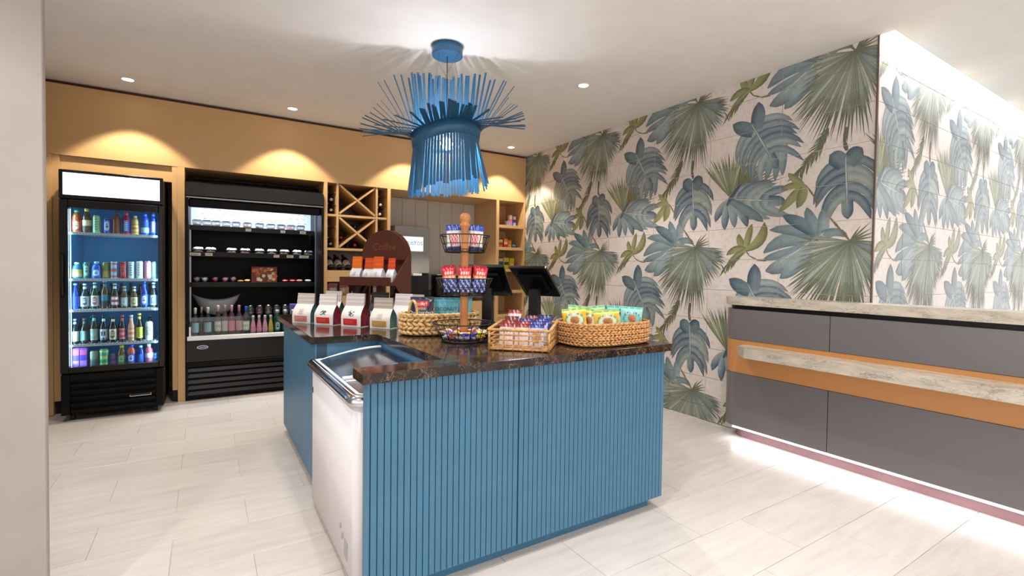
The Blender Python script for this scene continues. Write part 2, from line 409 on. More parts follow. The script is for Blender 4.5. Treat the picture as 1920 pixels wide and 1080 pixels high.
def hole(p, d, L, w):
    """pale slit between two lobes"""
    LAYER[0] += 1
    n = (-d[1], d[0]); q = lambda t, o: (p[0]+d[0]*L*t+n[0]*w*o, p[1]+d[1]*L*t+n[1]*w*o)
    c = (212, 200, 190)
    tri(q(0, 0), q(.55, .5), q(1, .12), c, c, c); tri(q(0, 0), q(1, .12), q(.55, -.5), c, c, c)
def monstera(b, t, W_, n, ca, cb, ears=True, back=.35, droop=.25, side=(1, -1)):
    """split leaf: lobes joined along the midrib, parted and curling at their ends"""
    dx, dy = t[0]-b[0], t[1]-b[1]; L = math.hypot(dx, dy); d = (dx/L, dy/L); nn = (-d[1], d[0])
    pt = lambda s, o: (b[0]+d[0]*L*s+nn[0]*o, b[1]+d[1]*L*s+nn[1]*o)
    lobe(pt(-.04, 0), pt(.4, 0), pt(.98, 0), L*.20, L*.24, mixc(ca, cb, .35), mixc(ca, cb, .6))
    for i in range(n):
        s = i/n
        for sg in side:
            o = W_*sg*(1.06-.5*s**1.7)*random.uniform(.92, 1.08)
            w = L/n
            root = pt(s*.84+.03, W_*.04*sg); ctl = pt(s*.84-.03+droop*.2, o*.72); tp = pt(s*.84+.14+droop*(1.0+.3*(i % 2)), o*.98)
            k = random.choice((0, .25, .6, .9)); x, y = mixc(ca, cb, k), mixc(ca, cb, min(1, k+.45))
            if sg < 0: x, y = y, x
            lobe(root, ctl, tp, w*1.05, w*.77, x, y, blunt=.2, mid=mixc(mixc(x, y, .5), (206, 212, 208), .4))
            if i < n-1:
                e = pt(s*.84+.03+.5/n, W_*.10*sg); f = pt(s*.84+.03+.5/n+droop*.3, o*.62); LL = math.hypot(f[0]-e[0], f[1]-e[1]) or 1
                if random.random() < .75: hole(e, ((f[0]-e[0])/LL, (f[1]-e[1])/LL), LL, w*.17)
    lobe(pt(.78, 0), pt(.95, 0), pt(1.12, 0), L*.2, L*.2, ca, cb)
    if ears:
        for sg in side: lobe(pt(.12, W_*.05*sg), pt(-.06, W_*.30*sg), pt(-back, W_*.50*sg), L*.26, L*.30, ca, mixc(ca, cb, .6), blunt=.12)
    streak(pt(-.02, 0), pt(.95, 0), L*.016, (206, 212, 208))
DB, MBL, LB = (46, 72, 96), (92, 116, 128), (152, 168, 168)
GR, GD, GL, YG, YD, OL = (128, 138, 122), (92, 102, 84), (166, 176, 164), (150, 152, 92), (104, 106, 58), (102, 104, 72)
def motif():
    # dark fern sweeping down from the palm
    p, q = (-.29, 2.30), (-.51, 2.0)
    for i in range(26):
        t = i/25; x = p[0]+(q[0]-p[0])*t+.03*math.sin(t*3); y = p[1]+(q[1]-p[1])*t
        for sg in (-1, 1):
            a = R(-125+sg*random.uniform(14, 34)); l = random.uniform(.06, .12)
            streak((x, y), (x+l*math.cos(a), y+l*math.sin(a)), .013, jit(random.choice([OL, GD, (88, 92, 66)])))
    # olive needle palm pointing up and right behind the drooping leaves
    fan((-1.03, 1.90), 128, 222, 34, [(0, .40), (.5, .36), (1, .42)], [(140, 146, 96), (118, 128, 92), (160, 164, 112), (104, 118, 96)], inner=(96, 104, 66))
    for a in range(16):
        an = R(4+a*5.2); l = random.uniform(.34, .46); streak((-.98, 1.93), (-.98+l*math.cos(an), 1.93+l*math.sin(an)*.75), .014, jit(OL))
    # upright teal monstera by the joint
    stem([(-.17, 2.12), (-.185, 2.18), (-.175, 2.28)], .03, (86, 92, 70))
    monstera((-.175, 2.07), (-.155, 1.70), .20, 5, DB, (132, 146, 138), back=.12, droop=.35)
    # big heart-shaped monstera with blue lobes hanging below
    for x0, x1, y1 in ((-.74, -.81, 2.0), (-.69, -.735, 1.99), (-.645, -.66, 1.985), (-.61, -.60, 2.02)):
        lobe((x0+.02, 2.27), (x0, 2.14), (x1, y1), .05, .062, MBL, (134, 150, 140))
    monstera((-.853, 2.455), (-.665, 2.12), .25, 6, (52, 78, 96), (132, 148, 152), back=.33, droop=.35)
    # drooping blue leaves
    monstera((-1.02, 1.89), (-.62, 1.83), .14, 5, DB, (140, 156, 154), ears=False, droop=.4)
    for tp, cl in (((-1.165, 1.715), (-1.14, 1.83)), ((-1.075, 1.64), (-1.09, 1.76)), ((-.985, 1.655), (-1.0, 1.77)), ((-.875, 1.655), (-.90, 1.76)), ((-.745, 1.685), (-.83, 1.76))):
        lobe((-1.03, 1.88), cl, tp, .05, .074, random.choice([DB, MBL]), random.choice([LB, MBL]), blunt=.2)
    lobe((-1.06, 1.84), (-1.02, 1.92), (-.93, 2.01), .02, .03, (36, 56, 72), DB)
    # olive leaf hanging on its stem
    stem([(-.455, 1.935), (-.42, 1.91), (-.37, 1.83), (-.345, 1.79)], .014, (118, 108, 72))
    for tp, cl, w in (((-.625, 1.745), (-.50, 1.86), .07), ((-.49, 1.762), (-.44, 1.85), .075), ((-.61, 1.92), (-.53, 1.94), .05), ((-.56, 2.03), (-.52, 1.98), .05)):
        lobe((-.45, 1.93), cl, tp, .03, w, YG, YD, YD)
    # upright olive leaf
    stem([(-.885, 1.465), (-.85, 1.42), (-.78, 1.385), (-.71, 1.378)], .012, (112, 104, 74))
    for tp, cl, w in (((-.945, 1.60), (-.95, 1.53), .062), ((-.835, 1.675), (-.87, 1.57), .06), ((-.735, 1.68), (-.72, 1.52), .085), ((-1.055, 1.43), (-.97, 1.50), .06), ((-1.05, 1.35), (-.95, 1.43), .055)):
        lobe((-.885, 1.47), cl, tp, .03, w, YG, YD, YD)
    for i in range(14): streak((-.90-.012*i, 1.45-.008*i), (-.92-.013*i+random.uniform(-.03, .01), 1.40-.012*i), .014, jit(OL))
    # blue monstera beside the palm
    for root, cl, tp, w in (((-.36, 1.50), (-.56, 1.60), (-.735, 1.44), .115), ((-.38, 1.47), (-.60, 1.43), (-.735, 1.39), .075), ((-.38, 1.45), (-.58, 1.33), (-.715, 1.30), .125),
                            ((-.40, 1.42), (-.50, 1.33), (-.60, 1.245), .11), ((-.33, 1.53), (-.50, 1.63), (-.69, 1.615), .085), ((-.32, 1.55), (-.46, 1.66), (-.59, 1.715), .10),
                            ((-.31, 1.55), (-.40, 1.66), (-.42, 1.76), .085), ((-.31, 1.55), (-.30, 1.66), (-.31, 1.74), .085), ((-.30, 1.55), (-.22, 1.60), (-.15, 1.535), .06)):
        lobe(root, cl, tp, .085, w*.92, random.choice([DB, (60, 86, 110), MBL]), random.choice([(120, 142, 150), LB]), blunt=.22)
    streak((-.30, 1.57), (-.66, 1.33), .008, (190, 200, 204))
    # large grey-green palm fan
    ap = (-.135, 1.507)
    stem([(ap[0], ap[1]), (-.19, 1.58), (-.26, 1.67)], .016, (108, 100, 70))
    fan(ap, -52, 12, 26, [(0, .56), (.5, .62), (1, .58)], [OL, GD, (88, 92, 70)], wk=.8)
    fan(ap, -101, 78, 62, [(0, .34), (.16, .36), (.3, .54), (.4, .46), (.56, .46), (.72, .38), (1, .31)], [GR, GR, GL, (138, 150, 140), (118, 128, 108), (112, 124, 110)])
    fan(ap, 34, 84, 12, [(0, .36), (1, .31)], [(104, 122, 130), (126, 142, 146), GD], wk=.8)
    for a, l in ((45, .17), (32, .15), (20, .16), (9, .15), (-4, .14), (58, .12)): streak(ap, (ap[0]+l*math.cos(R(a)), ap[1]+l*math.sin(R(a))), .011, (96, 100, 72))
    for i in range(5): streak((.06+.02*i, 1.45-.03*i), (.13+.012*i, 1.46-.05*i), .008, (84, 88, 62))
motif()
def clip(poly, axis, val, keep_less):
    out = []
    for i in range(len(poly)):
        (p, c), (q, d) = poly[i], poly[(i+1) % len(poly)]
        ip = (p[axis] <= val) if keep_less else (p[axis] >= val); iq = (q[axis] <= val) if keep_less else (q[axis] >= val)
        if ip: out.append((p, c))
        if ip != iq:
            t = (val-p[axis])/(q[axis]-p[axis])
            out.append(((p[0]+(q[0]-p[0])*t, p[1]+(q[1]-p[1])*t), tuple(a+(b-a)*t for a, b in zip(c, d))))
    return out
BG = (226, 216, 209)
TCACHE = {}
def leaf_tile(u0, u1, v0, v1):
    key = (round(u0 % PU, 3), round(v0 % PV, 3), round(u1-u0, 3), round(v1-v0, 3))
    if key in TCACHE: return TCACHE[key]
    g = .0018; mb = MB(); w, h = u1-u0, v1-v0
    mb.add([(g, g, 0), (w-g, g, 0), (w-g, h-g, 0), (g, h-g, 0), (g, g, -.007), (w-g, g, -.007), (w-g, h-g, -.007), (g, h-g, -.007)],
           [(0, 1, 2, 3), (0, 4, 5, 1), (1, 5, 6, 2), (2, 6, 7, 3), (3, 7, 4, 0)], BG)
    bu, bv = math.floor(u0/PU)*PU, math.floor((v0)/PV)*PV
    for du in (-1, 0, 1, 2):
        for dv in (-3, -2, -1, 0, 1):
            ou, ov = bu+du*PU-u0, bv+dv*PV-v0
            for (p, q, r, a, b, c, ly) in TRI:
                P = [((p[0]+ou, p[1]+ov), a), ((q[0]+ou, q[1]+ov), b), ((r[0]+ou, r[1]+ov), c)]
                xs = [k[0][0] for k in P]; ys = [k[0][1] for k in P]
                if max(xs) <= g or min(xs) >= w-g or max(ys) <= g or min(ys) >= h-g: continue
                for ax, val, less in ((0, g, False), (0, w-g, True), (1, g, False), (1, h-g, True)):
                    if P: P = clip(P, ax, val, less)
                if len(P) >= 3:
                    z = 2e-5+ly*6e-6
                    mb.add([(k[0][0], k[0][1], z) for k in P], [tuple(range(len(P)))], [k[1] for k in P])
    me = mb.mesh('wall_tile'); me.materials.append(MATS['leaf_print']); TCACHE[key] = me
    return me
def tile_wall(parent, frame, us, vs, pat):
    """us, vs: joint positions along the wall; pat(u) gives the pattern coordinate"""
    for u0, u1 in zip(us, us[1:]):
        for v0, v1 in zip(vs, vs[1:]):
            me = leaf_tile(pat(u0), pat(u0)+(u1-u0), v0, v1)
            o = bpy.data.objects.new('wall_tile', me); C.objects.link(o); o.parent = parent; o.matrix_local = frame(u0, v0)
VS = [0.0, .121]+[.121+.2542*k for k in range(1, 11)]+[H]
wall_right = struct('wall_right', MB().box(W+.006, W+.2, RY+.2, B+.8, 0, H).box(W+.006, W+.2, RY+.006, RY+.2, 0, H), 'wall_grout')
tile_wall(wall_right, lambda u, v: Matrix(((0, 0, -1, W), (-1, 0, 0, RY-u), (0, 1, 0, v), (0, 0, 0, 1))),
          [-(B-RY)-.02]+[-.615*k for k in range(6, -1, -1)], VS, lambda u: u)
wall_alcove = struct('wall_right_return', MB().box(W+.2, 8.6, RY+.006, RY+.2, 0, H+.22).box(W+.006, W+.2, RY+.006, RY+.2, H, H+.22), 'wall_grout')
tile_wall(wall_alcove, lambda u, v: Matrix(((1, 0, 0, W+u), (0, 0, -1, RY), (0, 1, 0, v), (0, 0, 0, 1))),
          [.004]+[.448+.6*k for k in range(0, 8)], VS[:-1]+[VS[-2]+.2542, ], lambda u: .152+u*1.025)
struct('trim_2', MB().box(W-.012, W+.004, RY-.008, RY+.004, 0, H-.004, b=.002), 'bronze_trim')
# ================================================================== cove light, desk
tag(MB().box(W+.03, 8.5, RY-.07, RY-.02, H+.17, H+.185).build('cove_light', 'led_cove'), 'white light strip glowing in the ceiling slot above the tiled alcove wall', 'light strip')
lamp('AREA', 'cove_beam', ((W+8.5)/2, RY-.05, H+.16), 105, (.94, .96, 1), (0, 0, 0), shape='RECTANGLE', size=4.7, size_y=.06)

desk = thing('reception_desk', 'long reception desk in dark panels with a timber band and pale stone top', 'desk', (0, 0, 0))
DX = 3.47; DE = 2.40; DN = -0.75
def desk_outline(x, r, e, back=W-.004):
    P = [(back, DN), (x, DN), (x, e-r)]
    for i in range(1, 9):
        a = math.pi/2*i/8; P.append((x+r-r*math.cos(a), e-r+r*math.sin(a)))
    P.append((back, e)); return P
MB().prism(desk_outline(DX+.08, .11, DE-.06), 0.0, .088).build('kick_plate', 'desk_kick', desk)
def dpanel(y0, y1, z0, z1, mat, name, x=DX, round_end=False):
    if round_end: return MB().prism([(x+.012, y0)]+[p for p in desk_outline(x, .15, DE)[1:] if p[1] > y0+.001 or p[0] == x][1:-1]+[(W-.004, DE), (W-.004, DE-.012), (x+.15, DE-.012), (x+.05, DE-.07), (x+.012, DE-.15)] if False else [(x, y0)]+desk_outline(x, .15, DE)[2:]+[(W-.004, y0)], z0, z1).build(name, mat, desk)
    return MB().box(x, W-.004, y0, y1, z0, z1, b=.0015).build(name, mat, desk)
for z0, z1, mat in ((.10, .512, 'desk_panel'), (.772, 1.004, 'desk_panel')):
    dpanel(1.594, DE, z0, z1, mat, 'panel', round_end=True); dpanel(.38, 1.590, z0, z1, mat, 'panel'); dpanel(DN, .376, z0, z1, mat, 'panel')
dpanel(DN, DE, .514, .770, 'oak_band', 'timber_band', DX+.004, True)
MB().prism(desk_outline(DX+.03, .12, DE-.03), 1.004, 1.036).build('shadow_gap', 'black_satin', desk)
MB().prism(desk_outline(DX-.012, .15, DE+.01), 1.036, 1.098).build('countertop', 'pale_stone', desk)
MB().prism([(DX+.02, DN), (DX-.19, DN), (DX-.19, 2.07), (DX-.12, 2.165), (DX+.02, 2.20)], .668, .738).build('bag_shelf', 'pale_stone', desk)
MB().box(DX-.002, DX+.008, DN, DE-.13, .086, .0985).build('light_strip', 'led_white', desk)
lamp('AREA', 'kick_beam', (DX+.003, (DN+DE-.12)/2, .084), 4.2, (1, .94, .96), (0, R(16), 0), shape='RECTANGLE', size=.02, size_y=DE-.12-DN)
# ================================================================== joinery along the back wall
wall_back = struct('wall_back', MB().box(-1.142, W-.008, B, 6.31, 2.205, H-.03), 'oak')
struct('trim_gap_shade', MB().box(-1.142, W-.008, B+.025, 6.31, H-.03, H-.002), 'walnut')  # dark wood strip paints in the shade of the gap under the ceiling
def surround():
    t = thing('fridge_surround', 'oak panels framing the alcove around the glass-door drinks fridge', 'cabinet', (0, 0, 0))
    MB().box(-1.141, -1.088, B, 6.3, 0, 2.204, b=.001).build('end_panel', 'oak_vertical', t)
    MB().box(-.222, -.163, B, 6.3, 0, 2.204, b=.001).build('end_panel', 'oak_vertical', t)
    MB().box(-1.087, -1.04, B+.012, B+.03, .115, 2.204).build('filler', 'oak_vertical', t)
    MB().box(-.262, -.223, B+.004, B+.03, .115, 2.204).build('filler', 'oak_vertical', t)
    MB().box(-1.039, -.263, B+.03, B+.05, 2.06, 2.204).build('header_panel', 'oak', t)
    for x0, x1 in ((-1.087, -1.04), (-.262, -.223)): MB().box(x0, x1, B+.06, B+.08, 0, .115).build('toe_kick', 'black_satin', t)
surround()
def wine_cabinet():
    t = thing('wine_rack', 'oak wine rack cabinet with two crossed lattice bays between the open cooler and coffee niche', 'wine rack', (0, 0, 0))
    for x0, x1 in ((1.078, 1.114), (1.770, 1.808)): MB().box(x0, x1, B, 6.3, 0, 2.204, b=.001).build('side_panel', 'oak_vertical', t)
    MB().box(1.115, 1.769, 6.0, 6.02, .95, 2.204).build('back_panel', 'walnut', t)
    for x0 in (1.211, 1.640): MB().box(x0, x0+.022, B+.012, 5.98, 1.503, 2.204).build('divider', 'oak_vertical', t)
    for x0, x1 in ((1.115, 1.210), (1.234, 1.639), (1.663, 1.769)): MB().box(x0, x1, B+.012, 5.98, 1.846, 1.869).build('shelf', 'oak', t)
    MB().box(1.115, 1.769, B+.008, 5.98, 1.478, 1.502).build('shelf', 'oak', t)
    MB().box(1.115, 1.769, B+.02, 5.98, 1.236, 1.258).build('shelf', 'oak', t)
    MB().box(1.115, 1.769, B+.004, B+.02, 1.134, 1.258).build('apron', 'oak', t)
    MB().box(1.115, 1.769, B+.03, 5.98, .955, .978).build('shelf', 'oak', t)
    for x0, x1 in ((1.115, 1.44), (1.443, 1.769)): MB().box(x0, x1, B+.004, B+.024, .10, .954, b=.001).build('door', 'oak_vertical', t)
    def slat(xa, za, xb, zb, y0):
        d = Vector((xb-xa, 0, zb-za)); L = d.length; a = math.atan2(d.z, d.x)
        m = MB(); m.T = Matrix.Translation((xa, 0, za)) @ Matrix.Rotation(-a, 4, 'Y')
        m.box(0, L, y0, 5.97, -.010, .010); m.build('lattice_slat', 'oak', t)
    for z0, z1 in ((1.871, 2.202), (1.504, 1.844)):
        slat(1.242, z1-.008, 1.632, z0+.010, B+.014)
        zm = (z0+z1)/2; xm = 1.437
        slat(1.242, z0+.010, xm-.012, zm-.006, B+.016); slat(xm+.012, zm+.008, 1.632, z1-.008, B+.016)
    pg = MB()
    for x in (1.125, 1.1995, 1.674, 1.758):
        for z in (2.105, 1.982, 1.734, 1.613): pg.tube([(x, B+.03, z), (x, 5.9, z)], .006, 6)
    pg.build('peg_rods', 'steel', t)
wine_cabinet()
def wine(x, z, y0, cap, label, cat='bottle', group='wine bottles lying in the rack'):
    """bottle on its side, neck towards the room"""
    t = thing('wine_bottle', label, cat, (x, y0, z), 0, group)
    m = MB(); m.T = Matrix.Rotation(R(-90), 4, 'X')
    m.lathe([(.001, .30), (.034, .30), (.037, .29), (.037, .11), (.030, .085), (.0148, .05), (.0142, .0)], 14, (26, 30, 24)); m.build('glass_body', 'print_gloss', t)
    m = MB(); m.T = Matrix.Rotation(R(-90), 4, 'X')
    m.lathe([(.0152, .055), (.0158, .004), (.014, -.001), (.001, -.001)], 14, cap); m.build('foil_cap', 'print_foil', t)
    m = MB(); m.T = Matrix.Rotation(R(-90), 4, 'X')
    m.lathe([(.0374, .15), (.0374, .26)], 14, (196, 190, 176), cap=False); m.build('bottle_label', 'print_matte', t)
WHT, REDC, BLK = (206, 200, 196), (190, 34, 52), (40, 40, 44)
wine(1.170, 2.034, 5.60, WHT, 'wine bottle with white foil cap, upper one in the rack\'s top left bay')
wine(1.168, 1.920, 5.60, WHT, 'wine bottle with white foil cap, lower one in the rack\'s top left bay')
wine(1.716, 2.021, 5.60, WHT, 'wine bottle with white foil cap, upper one in the rack\'s top right bay')
wine(1.709, 1.912, 5.60, WHT, 'wine bottle with white foil cap, lower one in the rack\'s top right bay')
wine(1.169, 1.549, 5.62, (150, 150, 150), 'wine bottle with grey foil cap in the bottom left bay of the rack')
wine(1.285, 1.624, 5.64, REDC, 'wine bottle with red foil cap in the left triangle of the lower lattice')
wine(1.432, 1.546, 5.62, REDC, 'wine bottle with red foil cap in the bottom triangle of the lower lattice')
wine(1.437, 1.752, 5.64, BLK, 'wine bottle with black foil cap in the upper triangle of the lower lattice')
def tilted_wine(x, label):
    t = thing('wine_bottle', label, 'bottle', (x, 5.60, 1.262), 0, 'display wines leaning on the low shelf')
    T = Matrix.Translation((0, .012, .027)) @ Matrix.Rotation(R(-62), 4, 'X')
    m = MB(); m.T = T; m.lathe([(.001, .004), (.033, 0), (.037, .008), (.037, .19), (.030, .21), (.0145, .245), (.0142, .30), (.001, .30)], 16, (18, 20, 18)); m.build('glass_body', 'print_gloss', t)
    m = MB(); m.T = T
    def cf(a, v):
        g = (math.sin(a*9+v*7)+math.sin(a*17-v*13)) > .6
        return lin((40, 40, 42) if (g or v > .92) else (222, 218, 210)) if .1 < v else lin((236, 234, 228))
    m.lathe([(.0376, .012+.011*i) for i in range(11)], 32, cap=False, fn=cf); m.build('bottle_label', 'print_matte', t)
for x, o in ((1.170, 'leftmost'), (1.262, 'middle'), (1.352, 'rightmost')):
    tilted_wine(x, 'dark wine bottle with black and white label, %s of three leaning under the lattice' % o)
def food_pouch(x, label, i):
    t = thing('snack_pouch', label, 'snack bag', (x, 5.70, .979), 0, 'pink topped snack pouches on the bottom rack shelf')
    def f(sg):
        def g(u, v): return ((u-.5)*.108*(1-.04*math.sin(math.pi*v)), sg*.022*math.sin(math.pi*u)**.6*math.sin(math.pi*min(v*1.15, 1))**.5, v*.132)
        return g
    def cf(u, v):
        if v > .62: return lin((196, 130, 136)) if not (.66 < v < .72 and .15 < u < .85 and int(u*18) % 3) else lin((92, 54, 58))
        return lin(random.choice([(224, 208, 172), (214, 196, 150), (196, 176, 120), (232, 222, 200), (150, 150, 90)]))
    MB().grid(f(-1), 14, 14, cf).grid(f(1), 6, 6, col=(196, 130, 136)).build('pouch', 'print_foil', t)
for i, (x, d) in enumerate(((1.204, 'first'), (1.335, 'second'), (1.466, 'third'), (1.578, 'fourth'), (1.712, 'fifth'))):
    food_pouch(x, 'pink topped popcorn pouch, %s from left on the rack shelf below the oak apron' % d, i)

# ---- coffee niche
planks = [1.812+.1765*k for k in range(9)]
for x0 in planks:
    x1 = min(x0+.174, 3.218); MB().box(x0, x1, 6.14+random.uniform(0, .004), 6.165, .93, 2.203, b=.003).build('plank', 'grey_plank', bpy.data.objects['wall_behind'])
cc = thing('coffee_counter', 'counter with dark top inside the grey planked coffee niche', 'cabinet', (0, 0, 0))
MB().box(1.812, 3.218, B+.05, 6.13, .10, .89).build('carcass', 'oak', cc); MB().box(1.812, 3.218, B+.03, 6.13, .892, .93, b=.003).build('worktop', 'dark_stone', cc)
for k in range(3): MB().box(1.816+.468*k, 2.28+.468*k, B+.03, B+.049, .12, .886, b=.001).build('door', 'oak_vertical', cc)
mc = thing('coffee_machine', 'tall grey coffee machine with a lit screen standing in the planked niche', 'coffee machine', (2.236, 5.95, .932))
MB().box(-.236, .232, 0, .18, .30, .90, b=.006).build('upper_body', 'grey_panel', mc)
MB().box(-.236, .232, .02, .18, 0, .298, b=.004).build('lower_body', 'black_satin', mc)
MB().box(-.155, .160, -.010, -.001, .56, .785, b=.002).build('screen_frame', 'grey_panel', mc)
sc_ = MB().box(-.136, .138, -.013, -.0105, .582, .764).build('screen', 'screen_glow', mc)
text('GUSTOS', .066, 'lettering', 'black_satin', sc_, faceY(.01, -.0135, .68), xs=.95)
MB().box(-.02, .10, -.08, 0, .268, .298, b=.004).build('cup_tray', 'white_plastic', mc)
for x, n in ((2.62, 'left'), (2.86, 'right')):
    br = thing('coffee_urn', 'black coffee urn with steel rim, %s of two behind the tiered snack stand' % n, 'coffee urn', (x, 5.93, .932), 0, 'coffee urns in the niche')
    MB().box(-.095, .095, -.09, .10, 0, .27, b=.012).build('body', 'black_gloss', br); MB().box(-.1, .1, -.095, .105, .271, .289, b=.006).build('rim', 'steel', br)
    MB().box(-.06, .06, -.13, -.09, .0, .02, b=.003).build('drip_tray', 'black_satin', br); MB().tube([(0, -.092, .09), (0, -.13, .09), (0, -.132, .06)], .010, 8).build('tap', 'chrome', br)
cam_ = thing('security_camera', 'small black camera box fixed on the grey plank wall above the display stand', 'camera', (1.855, 6.02, 1.78))
MB().box(-.03, .03, -.03, .10, 0, .10, b=.006).build('body', 'black_gloss', cam_); MB().tube([(0, -.031, .06), (0, -.036, .06)], .016, 12).build('lens', 'black_satin', cam_)
MB().box(-.012, .012, .10, .125, .03, .06).build('bracket', 'black_satin', cam_)

# ---- snack shelves
sh = thing('snack_shelving', 'narrow oak shelf unit with open shelves against the leaf tiled wall', 'shelf unit', (0, 0, 0))
MB().box(3.22, 3.264, B, 6.3, 0, 2.204, b=.001).build('side_panel', 'oak_vertical', sh); MB().box(3.650, W-.008, B, 6.3, 0, 2.204, b=.001).build('side_panel', 'oak_vertical', sh)
MB().box(3.265, 3.649, 6.0, 6.02, .0, 2.204).build('back_panel', 'oak_vertical', sh)
SHZ = (1.885, 1.592, 1.305)
for z in SHZ+(1.02, .70): MB().box(3.265, 3.649, B+.003, 5.99, z-.038, z, b=.001).build('shelf', 'oak', sh)
MB().box(3.265, 3.649, B+.02, B+.04, .1, .66).build('door', 'oak_vertical', sh)
def carton(name, label, x, y, z, w, d, h, cols, cat='box', group='snacks on the narrow oak shelves', rz=0.0, rounded=.004):
    t = thing(name, label, cat, (x, y, z), rz, group)
    MB().box(-w/2, w/2, 0, d, .001, h, cols[0], b=rounded).build('carton', 'print_matte', t)
    m = MB(); n = len(cols)-1
    for i, c in enumerate(cols[1:]):
        z0 = h*(.08+.84*i/n); z1 = h*(.08+.84*(i+1)/n); m.box(-w*.42, w*.42, -.0012, .0, z0, z1-.002, c)
    m.build('front_print', 'print_matte', t); return t
carton('snack_box', 'slim white and violet packet, leftmost on the top oak snack shelf', 3.482, 5.66, SHZ[0], .026, .08, .075, [(206, 200, 220), (120, 110, 190)])
carton('snack_box', 'tall pink and violet packet in the middle of the top oak snack shelf', 3.528, 5.66, SHZ[0], .05, .05, .155, [(224, 190, 206), (150, 120, 190), (224, 120, 150), (236, 220, 226)])
carton('snack_box', 'tall navy blue packet, rightmost on the top oak snack shelf', 3.585, 5.66, SHZ[0], .052, .05, .152, [(44, 52, 120), (150, 160, 210), (60, 66, 150), (220, 190, 200)])
carton('snack_box', 'small white box, leftmost on the middle oak snack shelf', 3.312, 5.68, SHZ[1], .03, .08, .085, [(226, 222, 216), (200, 190, 190)])
carton('snack_box', 'orange box, second from left on the middle oak snack shelf', 3.385, 5.68, SHZ[1], .062, .09, .115, [(214, 130, 60), (232, 150, 80), (190, 70, 50), (236, 214, 180)])
carton('snack_box', 'red and orange box, third from left on the middle oak snack shelf', 3.456, 5.67, SHZ[1], .062, .09, .128, [(206, 84, 60), (222, 60, 60), (238, 222, 210), (230, 160, 40)])
carton('snack_box', 'yellow and red box, fourth from left on the middle oak snack shelf', 3.526, 5.68, SHZ[1], .062, .09, .108, [(214, 90, 62), (238, 190, 60), (236, 140, 50)])
carton('snack_box', 'low blue box, rightmost on the middle oak snack shelf', 3.595, 5.68, SHZ[1], .062, .09, .075, [(70, 100, 150), (60, 96, 160), (190, 200, 214), (60, 84, 130)])
carton('snack_box', 'red packet, leftmost on the lowest visible oak snack shelf', 3.312, 5.68, SHZ[2], .05, .06, .15, [(178, 52, 60), (210, 70, 76), (220, 190, 180)])
carton('snack_box', 'dark green and white packet on the lowest visible oak snack shelf', 3.390, 5.68, SHZ[2], .075, .06, .155, [(40, 66, 66), (190, 204, 200), (50, 90, 92), (200, 200, 180)])
carton('snack_box', 'yellow packet with dark lettering block on the lowest visible oak snack shelf', 3.476, 5.68, SHZ[2], .08, .06, .152, [(214, 190, 40), (226, 204, 50), (60, 70, 60), (216, 190, 60)])
carton('snack_box', 'plain yellow packet, rightmost on the lowest visible oak snack shelf', 3.566, 5.68, SHZ[2], .074, .06, .148, [(220, 196, 36), (232, 210, 60), (210, 180, 40)])

